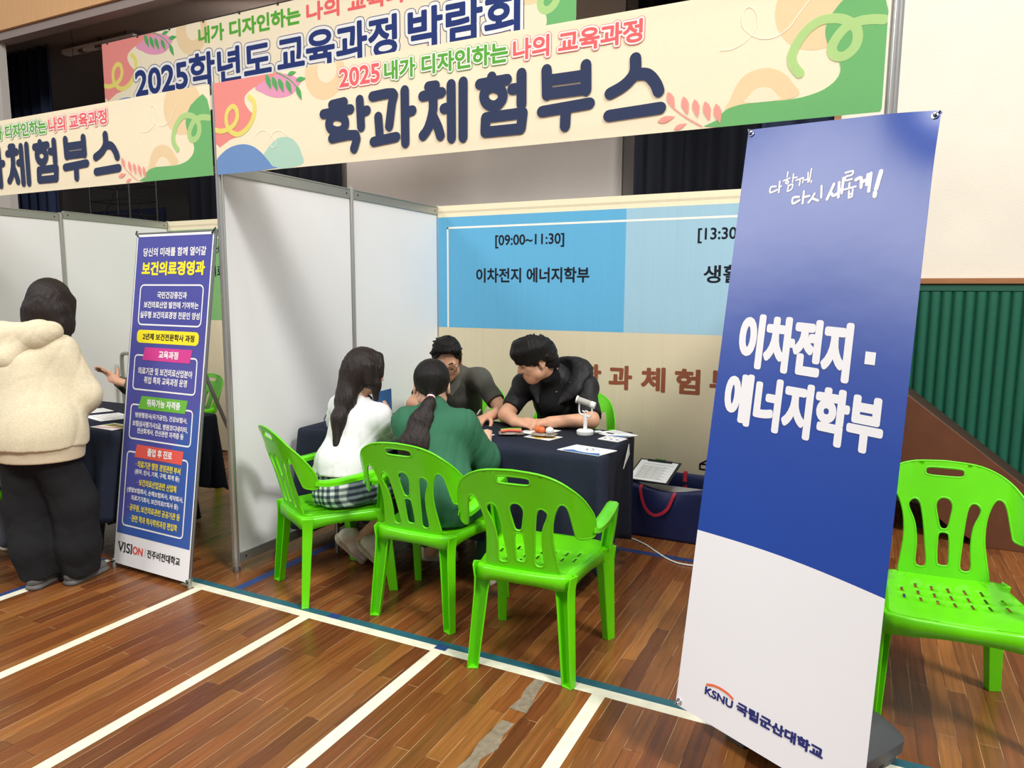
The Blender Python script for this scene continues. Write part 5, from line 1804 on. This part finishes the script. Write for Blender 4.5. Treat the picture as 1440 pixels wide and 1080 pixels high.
mL = V3(shL) + (V3(elL) - V3(shL)) * .72; mR = V3(shR) + (V3(elR) - V3(shR)) * .72
cl += [cap(shL, mL, .064, .062, k=.05, cut1=True), cap(shR, mR, .064, .062, k=.05, cut1=True)]
cl += [hd.e((0, .02, -.115), (.058, .07, .045), op='sub', k=.01)]
blob('polo_shirt', cl, M_polo, p, .006, .04, folds(.0038, 55, 2, (1, 1, .7)))
for s in (-1, 1):
    b = MB(); A = Vector(hd.P(0, .055, -.165)); B_ = Vector(hd.P(s * .075, -.02, -.115)); C_ = Vector(hd.P(s * .070, .03, -.165)); D_ = Vector(hd.P(s * .022, .075, -.205))
    b.add([A, B_, C_, D_], [(0, 1, 2, 3)]); b.build('collar', M_polo, p, solid=.006)
cl = [cap((-2.455, 4.22, .49), (-2.455, 4.18, .52), .165, flat=((0, 0, 1), 1.3))] + limb([(-2.38, 4.18, .50), (-2.30, 3.79, .51), (-2.30, 3.86, .05)], [.10, .082, .07]) + limb([(-2.53, 4.18, .50), (-2.56, 3.79, .51), (-2.56, 3.86, .05)], [.10, .082, .07])
blob('trousers', cl, M_dtrs, p, .009, .04, folds(.004, 40, 3))
def shoe_part(parent, *a, **k):
    """shoe mesh with its sole as a sub-part"""
    n0 = set(bpy.data.objects)
    shoe(*a, parent, **k)
    new = [o for o in bpy.data.objects if o not in n0]
    u = next(o for o in new if o.name.startswith('upper')); so = next(o for o in new if o.name.startswith('sole'))
    u.name = 'shoe'; so.parent = u
shoe_part(p, (-2.30, 3.90, 0), (-2.29, 3.63, 0), (0, 0, 1), M_dsole, M_dsole)
shoe_part(p, (-2.56, 3.90, 0), (-2.57, 3.63, 0), (0, 0, 1), M_dsole, M_dsole)
# glasses
q = MB()
for s in (-1, 1):
    ring = [hd.P(s * .034 + .025 * math.cos(a), .102 - .012 * abs(math.cos(a)) * (1 if math.cos(a) * s > 0 else .2), -.004 + .018 * math.sin(a)) for a in [2 * math.pi * k / 20 for k in range(20)]]
    q.tube(ring, .0018, 6, closed=True)
q.tube([hd.P(-.010, .102, -.002), hd.P(0, .105, 0), hd.P(.010, .102, -.002)], .0016, 6)
gl = q.build('glasses', M_black, p, smooth=60)
for s in (-1, 1):
    q = MB(); q.tube([hd.P(s * .060, .090, .002), hd.P(s * .078, .04, .004), hd.P(s * .082, -.015, .0)], .0016, 6); q.build('temple', M_black, gl, smooth=60)
q = MB(); q.tube([V3(wrL) + V3((-.035, -.10, .02)), V3(wrL) + V3((-.025, -.075, .050))], .005, 8)
tag(q.build('pen', M_chrome, None, smooth=60), 'short silver pen held by the man in the grey polo shirt', 'pen')

# ---- young man in black
p = person('man', 'young man with black bowl-cut hair in a black short-sleeved hooded jacket at the table', (-1.63, 4.12, 0))
hd = Head((-1.690, 3.745, 1.115), (-.72, -.62, -.34), 1.06, .05)
nk = (-1.625, 3.90, .99)
shL, elL, wrL = (-1.45, 3.95, .945), (-1.365, 3.80, .782), (-1.565, 3.675, .775)
shR, elR, wrR = (-1.83, 3.91, .95), (-1.865, 3.72, .785), (-1.735, 3.575, .775)
pel, che = (-1.63, 4.20, .50), (-1.63, 4.01, .85)
pr = hd.prims() + [cap(nk, hd.P(0, -.025, -.045), .062, .056, k=.03), cap(pel, che, .14, .15, flat=((0, -1, 0), 1.35), k=.05), cap(shL, shR, .06, k=.05)]
pr += limb([shL, elL, wrL], [.052, .045, .032]) + limb([shR, elR, wrR], [.052, .045, .032])
pr += hand(wrL, (-.92, -.30, -.05), (-.1, -.25, 1), (.45, .6, .7, .8), .7, 1, 1.02)
pr += hand(wrR, (.80, .12, .0), (.1, -.5, .9), (.35, .5, .65, .7), .7, -1, 1.02)
pr += limb([(-1.55, 4.18, .49), (-1.53, 3.80, .50), (-1.53, 3.95, .09)], [.08, .06, .045]) + limb([(-1.71, 4.18, .49), (-1.74, 3.80, .50), (-1.71, 3.93, .09)], [.08, .06, .045])
blob('body', pr, SK_M, p, .005, .02)
hd.face_parts(p, M_brow, M_lip)
lo_, hi_ = hd.c - .35, hd.c + .35
pl = lambda q, y, z: halfspace(hd.P(0, *q), y * hd.f + z * hd.u, lo_, hi_)
hp = [hd.e((0, -.012, .040), (.095, .116, .094), k=.02), hd.e((0, -.07, -.02), (.072, .055, .085), k=.03)]
for i in range(40):
    a = -2.3 + 4.6 * i / 39
    zz = .026 + .007 * math.sin(i * 2.7) + .005 * math.sin(i * 5.1) - .026 * min(1, (a / 1.6) ** 2)
    hp.append(hd.t((.06 * math.sin(a), .01 + .06 * math.cos(a), .108), (.078 * math.sin(a), .0 + .092 * math.cos(a), .072), .018, .018, k=.03)); hp.append(hd.t((.078 * math.sin(a), .0 + .092 * math.cos(a), .072), (.088 * math.sin(a), -.002 + .102 * math.cos(a), zz), .020, .0055, k=.022))
hp += [pl((0, -.045), .30, -1.0), hd.e((0, .085, -.035), (.064, .05, .050), op='sub', k=.006)]
hp += tufts(hd, 90, 5, -.03, .024, .013, (.089, .108, .090), (0, -.014, .038), .1)
for s in (-1, 1): hp += [hd.e((s * .095, -.004, -.022), (.03, .020, .028), op='sub', k=.004)]
blob('hair', hp, M_hair, p, .0035, .012, tex(.0034, 200, 4))
cl = [cap(pel, che, .175, .185, flat=((0, -1, 0), 1.3), k=.06), cap(shL, shR, .072, k=.06), cap(che, nk, .13, .10, k=.06)]
mL = V3(shL) + (V3(elL) - V3(shL)) * .88; mR = V3(shR) + (V3(elR) - V3(shR)) * .80
cl += [cap(shL, mL, .068, .068, k=.05, cut1=True), cap(shR, mR, .068, .066, k=.05, cut1=True)]
cl += [hd.e((0, .035, -.125), (.055, .075, .05), op='sub', k=.01)]
blob('jacket', cl, M_hood, p, .006, .04, folds(.006, 40, 5))
cl = [ell((-1.565, 3.985, 1.035), (.145, .085, .095), k=.04), cap((-1.475, 3.93, 1.02), (-1.505, 3.86, .955), .055, .046, flat=((-.3, -1, .5), 1.8), k=.06), cap((-1.505, 3.86, .955), (-1.585, 3.815, .865), .046, .030, flat=((-.3, -1, .5), 2.2), k=.05), cap((-1.70, 3.97, 1.03), (-1.75, 3.88, .965), .045, .04, flat=((0, -1, .5), 1.8), k=.06), cap((-1.75, 3.88, .965), (-1.69, 3.815, .87), .04, .028, flat=((0, -1, .5), 2.2), k=.05)]
cl += [ell((-1.615, 3.90, 1.07), (.085, .080, .085), op='sub', k=.03)]
blob('hood', cl, M_hood, p, .005, .06, folds(.0035, 45, 6))
blob('t_shirt', [cap((-1.63, 3.86, .86), (-1.63, 3.875, .985), .085, .076, k=.03), cap((-1.63, 3.875, .985), hd.P(0, -.03, -.085), .072, .062, k=.02, cut1=True)], M_tee, p, .005, .03)
for c in ((-1.515, 3.845, .985), (-1.575, 3.81, .93)):
    q = MB(); q.tube([V3(c), V3(c) + V3((-.004, -.012, .004))], .006, 8); q.build('snap_button', M_silver, p, smooth=60)
cl = [cap((-1.63, 4.22, .49), (-1.63, 4.18, .52), .17, flat=((0, 0, 1), 1.3))] + limb([(-1.55, 4.18, .50), (-1.53, 3.79, .51), (-1.53, 3.95, .05)], [.10, .085, .075]) + limb([(-1.71, 4.18, .50), (-1.74, 3.79, .51), (-1.71, 3.93, .05)], [.10, .085, .075])
blob('trousers', cl, M_tee, p, .009, .04, folds(.004, 40, 7))
shoe_part(p, (-1.53, 4.0, 0), (-1.55, 3.73, 0), (0, 0, 1), M_tanshoe, M_dsole)
shoe_part(p, (-1.71, 3.98, 0), (-1.74, 3.71, 0), (0, 0, 1), M_tanshoe, M_dsole)

# ---- girl in the green shirt, seen from behind
p = person('girl', 'girl with a long dark ponytail in a green shirt sitting with her back to us', (-1.77, 2.80, 0))
hd = Head((-1.897, 2.955, 1.048), (-.50, .85, -.20), 1.04)
nk = (-1.855, 2.90, .945)
shL, elL, wrL = (-1.985, 2.865, .865), (-2.075, 3.05, .715), (-2.02, 3.24, .765)
shR, elR, wrR = (-1.705, 2.92, .865), (-1.655, 3.05, .680), (-1.74, 3.24, .765)
pel, che = (-1.745, 2.765, .53), (-1.83, 2.86, .78)
pr = hd.prims() + [cap(nk, hd.P(0, -.02, -.045), .05, .05, k=.03), cap(pel, che, .13, .12, flat=((-.3, 1, 0), 1.3), k=.05), cap(shL, shR, .05, k=.05)]
pr += limb([shL, elL, wrL], [.046, .038, .026]) + limb([shR, elR, wrR], [.046, .038, .026])
pr += hand(wrL, (.3, .9, 0), (0, 0, 1), (.4, .5, .5, .5), .5, 1, .9) + hand(wrR, (-.5, .85, 0), (0, 0, 1), (.4, .5, .5, .5), .5, -1, .9)
pr += limb([(-1.82, 2.80, .49), (-1.90, 3.18, .50), (-2.05, 3.16, .10)], [.085, .06, .042]) + limb([(-1.68, 2.80, .49), (-1.66, 3.20, .50), (-1.67, 3.10, .08)], [.085, .06, .042])
blob('body', pr, SK_F, p, .005, .02)
lo_, hi_ = hd.c - .35, hd.c + .35
pl = lambda q, y, z: halfspace(hd.P(0, *q), y * hd.f + z * hd.u, lo_, hi_)
hp = [hd.e((0, -.016, .034), (.087, .106, .092), k=.02), hd.t((0, -.06, .0), (0, -.098, -.056), .066, .022, k=.035), pl((0, -.07), 1.0, -1.0)]
for s in (-1, 1): hp += [hd.e((s * .088, -.006, -.02), (.018, .022, .032), op='sub', k=.004)]
blob('hair', hp, M_hair, p, .0035, .015, tex(.0016, 300, 8))
tie = hd.P(.0, -.112, -.066)
q = [cap(tie, tie + V3((.008, -.03, -.03)), .017, .026, k=.02), cap(tie + V3((.008, -.03, -.03)), (-1.835, 2.765, .895), .028, .052, flat=((-.5, .85, 0), 1.6), k=.03), cap((-1.835, 2.765, .895), (-1.835, 2.712, .79), .052, .072, flat=((-.5, .85, 0), 2.2), k=.03), cap((-1.835, 2.712, .79), (-1.83, 2.69, .71), .072, .05, flat=((-.5, .85, 0), 2.2), k=.03)]
blob('ponytail', q, M_hairb, p, .0035, .02, tex(.0022, 330, 9))
q = MB(); d_ = nrm(V3((.008, -.03, -.03))); q.tube([tie + d_ * -.006, tie + d_ * .016], .0205, 14); q.build('hair_tie', M_pinkband, p, smooth=50)
cl = [cap(pel, che, .175, .165, flat=((-.3, 1, 0), 1.22), k=.07), cap(shL, shR, .074, k=.07), cap(che, nk, .12, .066, k=.05), cap((-1.745, 2.77, .50), (-1.745, 2.77, .56), .185, .175, flat=((0, 1, 0), 1.25), k=.05), halfspace((-1.7, 2.7, .440), (0, 0, -1), (-2.3, 2.3, .2), (-1.3, 3.03, .445))]
cl += [cap(shL, elL, .070, .072, k=.05), cap(elL, V3(elL) + (V3(wrL) - V3(elL)) * .45, .078, .066, k=.03, cut1=True), cap(shR, elR, .076, .082, k=.05), cap(elR, V3(elR) + (V3(wrR) - V3(elR)) * .35, .080, .068, k=.03, cut1=True)]
cl += [hd.e((0, -.005, -.085), (.064, .068, .05), op='sub', k=.01)]
blob('shirt', cl, M_gshirt, p, .006, .05, folds(.0042, 58, 31, (1, 1, .6)))
cl = [cap((-1.80, 2.79, .53), (-1.69, 2.79, .53), .12, k=.04)] + limb([(-1.83, 2.82, .50), (-1.91, 3.20, .51), (-2.05, 3.18, .16)], [.105, .085, .07]) + limb([(-1.67, 2.82, .50), (-1.65, 3.22, .51), (-1.67, 3.12, .12)], [.105, .085, .07])
cl += [halfspace((-1.7, 2.7, .440), (0, 0, -1), (-2.3, 2.3, .2), (-1.3, 3.03, .445))]
blob('trousers', cl, M_gpants, p, .008, .04, folds(.005, 40, 12))
shoe_part(p, (-2.10, 3.12, .06), (-1.98, 3.34, .0), (.1, 0, 1), M_sneak, M_sneaks)
shoe_part(p, (-1.685, 3.06, .0), (-1.63, 3.30, .0), (0, 0, 1), M_sneak, M_sneaks)

# ---- girl in the white blouse
p = person('girl', 'girl with long loose dark hair in a white blouse and plaid skirt', (-2.34, 2.82, 0))
hd = Head((-2.315, 2.965, 1.095), (.40, .88, -.22), .98)
nk = (-2.335, 2.92, .965)
shL, elL, wrL = (-2.475, 2.965, .90), (-2.64, 3.11, .755), (-2.50, 3.25, .775)
shR, elR, wrR = (-2.205, 2.925, .865), (-2.245, 3.04, .690), (-2.340, 3.185, .775)
pel, che = (-2.345, 2.79, .52), (-2.335, 2.90, .80)
pr = hd.prims() + [cap(nk, hd.P(0, -.02, -.045), .048, .05, k=.03), cap(pel, che, .12, .11, flat=((0, 1, 0), 1.3), k=.05), cap(shL, shR, .048, k=.05)]
pr += limb([shL, elL, wrL], [.044, .036, .025]) + limb([shR, elR, wrR], [.044, .036, .025])
pr += hand(wrL, (.35, .9, .15), (-.5, 0, .8), (.4, .5, .5, .5), .5, 1, .9) + hand(wrR, (-.25, .45, .85), (.9, -.1, .2), (.15, .2, .25, .3), .4, -1, .92)
pr += limb([(-2.27, 2.86, .49), (-2.11, 3.17, .48), (-2.40, 3.02, .16)], [.085, .058, .034]) + limb([(-2.42, 2.88, .49), (-2.26, 3.27, .49), (-2.25, 2.98, .19)], [.085, .058, .034])
pr += [cap((-2.40, 3.02, .16), (-2.44, 3.01, .10), .034, .035), cap((-2.25, 2.98, .19), (-2.25, 2.98, .10), .034, .035)]
blob('body', pr, SK_F, p, .005, .02)
hd.face_parts(p, M_brow, M_lip)
lo_, hi_ = hd.c - .4, hd.c + .4
hp = [hd.e((0, -.016, .034), (.088, .106, .094), k=.02), hd.e((0, -.05, -.03), (.082, .07, .10), k=.04)]
hp += [cap(hd.P(-.02, -.07, -.05), (-2.355, 2.855, .955), .072, .066, flat=((.4, .9, 0), 1.5), k=.04), cap((-2.355, 2.855, .955), (-2.350, 2.79, .86), .064, .044, flat=((.4, .9, 0), 1.6), k=.04), cap((-2.350, 2.79, .86), (-2.325, 2.735, .745), .044, .018, flat=((.4, .9, 0), 1.25), k=.04)]
hp += [hd.t((.078, .02, .02), (.088, .03, -.06), .030, .026, k=.03), hd.t((.088, .03, -.06), (.084, .05, -.155), .026, .010, k=.02), hd.t((.050, .040, .085), (.076, .050, .0), .024, .016, k=.03), hd.t((.084, -.025, .03), (.092, -.015, -.06), .026, .024, k=.03), hd.t((-.078, .02, .02), (-.09, .02, -.12), .030, .020, k=.03), hd.t((-.05, .04, .085), (-.08, .04, .0), .024, .016, k=.03)]
hp += [hd.e((0, .115, -.03), (.062, .055, .085), op='sub', k=.006)]
blob('hair', hp, M_hairb, p, .0035, .02, tex(.0026, 260, 13))
cl = [cap(pel, che, .150, .145, flat=((.2, 1, 0), 1.2), k=.06), cap(shL, shR, .066, k=.06), cap(che, nk, .11, .058, k=.05), cap((-2.345, 2.79, .55), (-2.345, 2.80, .62), .155, .15, flat=((0, 1, 0), 1.15), k=.04)]
mL = V3(shL) + (V3(elL) - V3(shL)) * .85; mR = V3(shR) + (V3(elR) - V3(shR)) * .98
cl += [cap(shL, mL, .066, .064, k=.04, cut1=True), cap(shR, mR, .068, .070, k=.04, cut1=True)]
cl += [halfspace((-2.34, 2.8, .596), (0, 0, -1), (-3, 2, .2), (-1.8, 3.4, .60)), hd.e((0, .01, -.10), (.058, .064, .05), op='sub', k=.01)]
blob('blouse', cl, M_blouse, p, .006, .04, folds(.0062, 40, 27, (1, 1, .55)))
for S_, M_ in ((shL, mL), (shR, mR)):
    d_ = nrm(V3(M_) - V3(S_)); a_ = nrm(np.cross(d_, (0, 0, 1))); b_ = np.cross(a_, d_)
    q = MB(); q.tube([V3(M_) - d_ * .012 + (a_ * math.cos(t_) + b_ * math.sin(t_)) * .071 for t_ in [2 * math.pi * k / 24 for k in range(24)]], .003, 6, closed=True); q.build('cuff_trim', M_trimn, p, smooth=60)
q = MB(); cc = V3(nk) + V3((0, -.005, -.012)); q.tube([cc + V3((.078 * math.cos(a), .074 * math.sin(a), -.012 + .022 * math.sin(a))) for a in [2 * math.pi * k / 24 for k in range(24)]], .006, 6, closed=True); q.build('collar_trim', M_trimn, p, smooth=60)
cl = [cap((-2.345, 2.80, .50), (-2.345, 2.79, .60), .162, .136, flat=((0, 1, 0), 1.12), k=.05), cap((-2.26, 2.86, .49), (-2.16, 3.10, .485), .105, .085, k=.05), cap((-2.42, 2.88, .49), (-2.30, 3.16, .49), .105, .088, k=.05)]
cl += [halfspace((-2.34, 2.8, .438), (0, 0, -1), (-3, 2, .2), (-1.8, 3.4, .44))]
blob('skirt', cl, M_plaid, p, .006, .04, folds(.005, 60, 15, (1, 1, .2)))
shoe_part(p, (-2.525, 2.945, .165), (-2.42, 3.05, .003), (.7, .3, .5), M_sneak, M_sneaks, s=1.08)
shoe_part(p, (-2.335, 2.895, .17), (-2.245, 3.01, .003), (.62, .38, .6), M_sneak, M_sneaks, s=1.08)
# blue booklet she holds
o_ = Vector((-2.405, 3.195, TZ + .006)); u_ = Vector((-.10, .99, .0)).normalized(); v_ = Vector((-.02, .0, 1)).normalized()
S = Sheet(plane_fn(o_, u_, v_), .15, .215); S.use(M_pblue)
vs = [S.fn(a, b, c) for c in (-.006, 0) for a, b in ((0, 0), (.15, 0), (.15, .215), (0, .215))]
S.add(vs, [(3, 2, 1, 0), (4, 5, 6, 7), (0, 1, 5, 4), (1, 2, 6, 5), (2, 3, 7, 6), (3, 0, 4, 7)]); S.lv = .0006
S.rect(.02, .125, .105, .110, M_paper); S.rect(.05, .11, .085, .088, M_paper)
tag(S.done('booklet'), 'blue booklet held upright by the girl in the white blouse', 'booklet')
q = MB(); q.b2((-2.36, 3.47, TZ + .004), (-2.27, 3.58, TZ + .030)); tag(q.build('phone_case', M_black, None, bevel=.006), 'small black case on the dark table behind the blue booklet', 'case')

# ---- woman in the oatmeal hoodie, standing
p = person('woman', 'woman in an oatmeal hoodie and black sweatpants standing with her back to us', (-3.66, 2.12, 0))
hd = Head((-3.735, 2.235, 1.435), (-.52, .80, -.30), 1.0)
nk = (-3.735, 2.17, 1.30)
shL, elL, wrL = (-3.91, 2.05, 1.215), (-4.05, 2.18, .98), (-3.93, 2.30, .92)
shR, elR, wrR = (-3.63, 2.185, 1.195), (-3.55, 2.25, .975), (-3.79, 2.32, .93)
pel, che = (-3.66, 2.075, .80), (-3.75, 2.105, 1.08)
pr = hd.prims() + [cap(nk, hd.P(0, -.02, -.045), .05, .05, k=.03), cap(pel, che, .13, .12, flat=((-.4, .9, 0), 1.3), k=.05), cap(shL, shR, .05, k=.05)]
pr += limb([shL, elL, wrL], [.046, .038, .026]) + limb([shR, elR, wrR], [.046, .038, .026])
pr += hand(wrL, (-.1, .9, -.3), (0, .3, 1), (.4, .5, .5, .5), .5, 1, .92) + hand(wrR, (-.9, .3, -.2), (0, .3, 1), (.4, .5, .5, .5), .5, -1, .92)
pr += limb([(-3.73, 2.04, .76), (-3.75, 2.06, .42), (-3.70, 2.04, .07)], [.09, .06, .04]) + limb([(-3.61, 2.09, .76), (-3.575, 2.18, .42), (-3.59, 2.18, .07)], [.09, .06, .04])
blob('body', pr, SK_F, p, .005, .02)
hd.face_parts(p, M_brow, M_lip)
lo_, hi_ = hd.c - .4, hd.c + .4
hp = [hd.e((0, -.016, .034), (.092, .108, .094), k=.02), hd.e((0, -.045, -.04), (.092, .080, .11), k=.04), hd.t((.055, -.03, -.06), (.062, -.03, -.15), .052, .040, k=.04), hd.t((-.05, -.05, -.06), (-.055, -.05, -.125), .055, .045, k=.04), hd.t((.083, .02, .02), (.088, .03, -.13), .026, .02, k=.03), hd.t((.088, .0, -.10), (.088, .0, -.215), .026, .010, k=.03), hd.t((.07, -.03, -.12), (.07, -.03, -.20), .035, .014, k=.03)]
hp += [hd.e((0, .115, -.03), (.068, .06, .10), op='sub', k=.006)]
blob('hair', hp, M_hairb, p, .0035, .02, tex(.0024, 260, 16))
fb = (-.42, .9, 0)
cl = [cap((-3.645, 2.075, .75), che, .215, .20, flat=(fb, 1.2), k=.07), cap(shL, shR, .085, k=.07), cap(che, nk, .14, .085, k=.06), cap((-3.64, 2.075, .70), (-3.64, 2.075, .80), .205, .215, flat=(fb, 1.2), k=.05)]
cl += [cap(shL, elL, .105, .10, k=.06), cap(elL, wrL, .10, .055, k=.03), cap(shR, elR, .088, .090, k=.06), cap(elR, V3(elR) + (V3(wrR) - V3(elR)) * .92, .088, .048, k=.02)]
cl += [halfspace((-3.65, 2.085, .735), (0, .0, -1), (-4.1, 1.6, .4), (-3.3, 2.5, .74))]
blob('hoodie', cl, M_fleece, p, .007, .05, folds(.0058, 30, 17, (1, 1, .6)))
cl = [cap((-3.64, 2.075, .672), (-3.64, 2.075, .752), .195, .207, flat=(fb, 1.2), cut0=True, cut1=True, k=0)]
blob('hem_band', cl, M_rib, p, .006, 0)
bk = -V3(nrm(fb)); rr = V3((.9, .42, 0))
hc = V3((-3.735, 2.10, 1.27)) + bk * .05
cl = [cap(hc - rr * .12 + V3((0, 0, .01)), hc + rr * .10 + V3((0, 0, .03)), .060, .055, k=.04), cap(hc - rr * .11 + V3((0, 0, .0)), hc + bk * .07 - rr * .03 + V3((0, 0, -.10)), .062, .045, flat=(fb, 1.5), k=.05), cap(hc + rr * .09 + V3((0, 0, .02)), hc + bk * .07 - rr * .03 + V3((0, 0, -.10)), .055, .045, flat=(fb, 1.5), k=.05), cap(hc - rr * .14 + V3((0, .06, .02)), hc - rr * .10, .05, .06, k=.04), cap(hc + rr * .12 + V3((0, .05, .03)), hc + rr * .09, .05, .055, k=.04)]
blob('hood', cl, M_fleece, p, .006, .04, folds(.004, 36, 18))
cl = [cap((-3.72, 2.05, .72), (-3.62, 2.09, .72), .135, .135, flat=(fb, 1.1), k=.05)]
cl += limb([(-3.72, 2.05, .72), (-3.755, 2.07, .42), (-3.725, 2.06, .20)], [.125, .112, .105], k=.03) + [cap((-3.725, 2.06, .20), (-3.715, 2.065, .045), .108, .088, cut1=True, k=.03)]
cl += limb([(-3.61, 2.09, .72), (-3.575, 2.18, .42), (-3.585, 2.19, .20)], [.118, .108, .105], k=.03) + [cap((-3.585, 2.19, .20), (-3.59, 2.20, .045), .108, .090, cut1=True, k=.03)]
blob('sweatpants', cl, M_bpants, p, .007, .04, folds(.006, 30, 19, (1, 1, .6)))
shoe_part(p, (-3.675, 1.99, 0), (-3.755, 2.22, 0), (0, 0, 1), M_gshoe, M_gshoe)
shoe_part(p, (-3.575, 2.11, 0), (-3.615, 2.36, 0), (0, 0, 1), M_gshoe, M_gshoe)

# ---- person clasping hands in the left booth, mostly behind the indigo banner
p = person('person', 'person with clasped hands and dark sleeves behind the indigo banner', (-4.66, 3.66, 0))
hd = Head((-4.66, 3.50, 1.10), (-.35, -.9, -.2), .98)
nk = (-4.67, 3.56, .975)
shL, elL, wrL = (-4.50, 3.58, .90), (-4.50, 3.36, .80), (-4.785, 3.295, .855)
shR, elR, wrR = (-4.83, 3.64, .90), (-4.98, 3.52, .78), (-4.90, 3.34, .86)
pel, che = (-4.65, 3.70, .52), (-4.66, 3.62, .82)
pr = hd.prims() + [cap(nk, hd.P(0, -.02, -.045), .05, .05, k=.03), cap(pel, che, .13, .12, flat=((0, 1, 0), 1.3), k=.05), cap(shL, shR, .05, k=.05)]
pr += limb([shL, elL, wrL], [.048, .04, .028]) + limb([shR, elR, wrR], [.048, .04, .028])
pr += hand(wrL, (-.85, -.05, .32), (.1, -.9, .3), (.2, .25, .3, .35), .4, 1, .96) + hand(wrR, (-.35, -.35, .55), (.2, .8, .3), (.2, .25, .3, .3), .4, -1, .96)
pr += limb([(-4.57, 3.62, .49), (-4.55, 3.26, .50), (-4.54, 3.40, .05)], [.085, .06, .04]) + limb([(-4.73, 3.62, .49), (-4.77, 3.26, .50), (-4.78, 3.40, .05)], [.085, .06, .04])
blob('body', pr, SK_M, p, .006, .02)
hd.face_parts(p, M_brow, M_lip)
lo_, hi_ = hd.c - .35, hd.c + .35
blob('hair', [hd.e((0, -.014, .042), (.088, .108, .092)), halfspace(hd.P(0, 0, -.01), .7 * hd.f - hd.u, lo_, hi_)], M_hair, p, .004, .015, tex(.002, 260, 20))
cl = [cap(pel, che, .16, .15, flat=((0, 1, 0), 1.25), k=.06), cap(shL, shR, .075, k=.06), cap(che, nk, .11, .07, k=.05), cap(shL, elL, .072, .066, k=.05), cap(elL, V3(elL) + (V3(wrL) - V3(elL)) * .72, .062, .046, k=.02, cut1=True), cap(shR, elR, .072, .066, k=.05), cap(elR, V3(elR) + (V3(wrR) - V3(elR)) * .7, .062, .046, k=.02, cut1=True), hd.e((0, .03, -.11), (.055, .06, .045), op='sub', k=.01)]
blob('shirt', cl, M_polo, p, .008, .04, folds(.005, 40, 21))
cl = limb([(-4.57, 3.64, .50), (-4.55, 3.25, .51), (-4.54, 3.40, .03)], [.11, .085, .065]) + limb([(-4.73, 3.64, .50), (-4.77, 3.25, .51), (-4.78, 3.40, .03)], [.11, .085, .065])
blob('trousers', cl, M_dtrs, p, .010, .04)

# ---- seated person cut by the left frame edge
p = person('person', 'seated person in white top and grey jeans cut off by the left frame edge', (-4.30, 2.12, 0))
hd = Head((-4.30, 2.20, 1.12), (-.1, .97, -.2), 1.0)
nk = (-4.30, 2.13, .99)
shL, elL, wrL = (-4.49, 2.11, .92), (-4.55, 2.27, .72), (-4.42, 2.42, .70)
shR, elR, wrR = (-4.11, 2.11, .92), (-4.07, 2.20, .70), (-4.16, 2.42, .68)
pel, che = (-4.30, 2.05, .52), (-4.30, 2.08, .85)
pr = hd.prims() + [cap(nk, hd.P(0, -.02, -.045), .055, .052, k=.03), cap(pel, che, .13, .13, flat=((0, 1, 0), 1.3), k=.05), cap(shL, shR, .05, k=.05)]
pr += limb([shL, elL, wrL], [.048, .04, .028]) + limb([shR, elR, wrR], [.048, .04, .028])
pr += hand(wrL, (.2, .95, -.1), (0, .2, 1), (.4, .5, .5, .5), .5, 1) + hand(wrR, (-.2, .95, -.1), (0, .2, 1), (.4, .5, .5, .5), .5, -1)
pr += limb([(-4.38, 2.10, .49), (-4.42, 2.38, .50), (-4.40, 2.30, .06)], [.085, .06, .04]) + limb([(-4.21, 2.10, .49), (-4.17, 2.38, .50), (-4.16, 2.34, .06)], [.085, .06, .04])
blob('body', pr, SK_M, p, .006, .02)
hd.face_parts(p, M_brow, M_lip)
lo_, hi_ = hd.c - .35, hd.c + .35
blob('hair', [hd.e((0, -.014, .042), (.088, .108, .092)), halfspace(hd.P(0, 0, -.01), .7 * hd.f - hd.u, lo_, hi_)], M_hair, p, .004, .015, tex(.002, 260, 22))
cl = [cap(pel, che, .175, .165, flat=((0, 1, 0), 1.2), k=.06), cap(shL, shR, .078, k=.06), cap(che, nk, .11, .07, k=.05), cap(shL, elL, .075, .07, k=.05), cap(elL, wrL, .066, .05, k=.02), cap(shR, elR, .075, .072, k=.05), cap(elR, wrR, .07, .05, k=.02), cap((-4.30, 2.10, .50), (-4.30, 2.12, .54), .20, flat=((0, 0, 1), 1.6), k=.05), hd.e((0, .03, -.11), (.055, .06, .045), op='sub', k=.01)]
blob('top', cl, M_blouse, p, .008, .04, folds(.006, 40, 23))
cl = limb([(-4.38, 2.10, .49), (-4.42, 2.37, .51), (-4.40, 2.30, .06)], [.10, .085, .065]) + limb([(-4.21, 2.10, .49), (-4.17, 2.37, .51), (-4.16, 2.34, .06)], [.10, .085, .065])
blob('jeans', cl, M_jeans, p, .009, .04)
shoe_part(p, (-4.40, 2.25, 0), (-4.41, 2.50, 0), (0, 0, 1), M_sneak, M_sneaks)
shoe_part(p, (-4.16, 2.28, 0), (-4.15, 2.53, 0), (0, 0, 1), M_sneak, M_sneaks)

# ---------------------------------------------------------------- clean up
bpy.data.objects.remove(_fo)
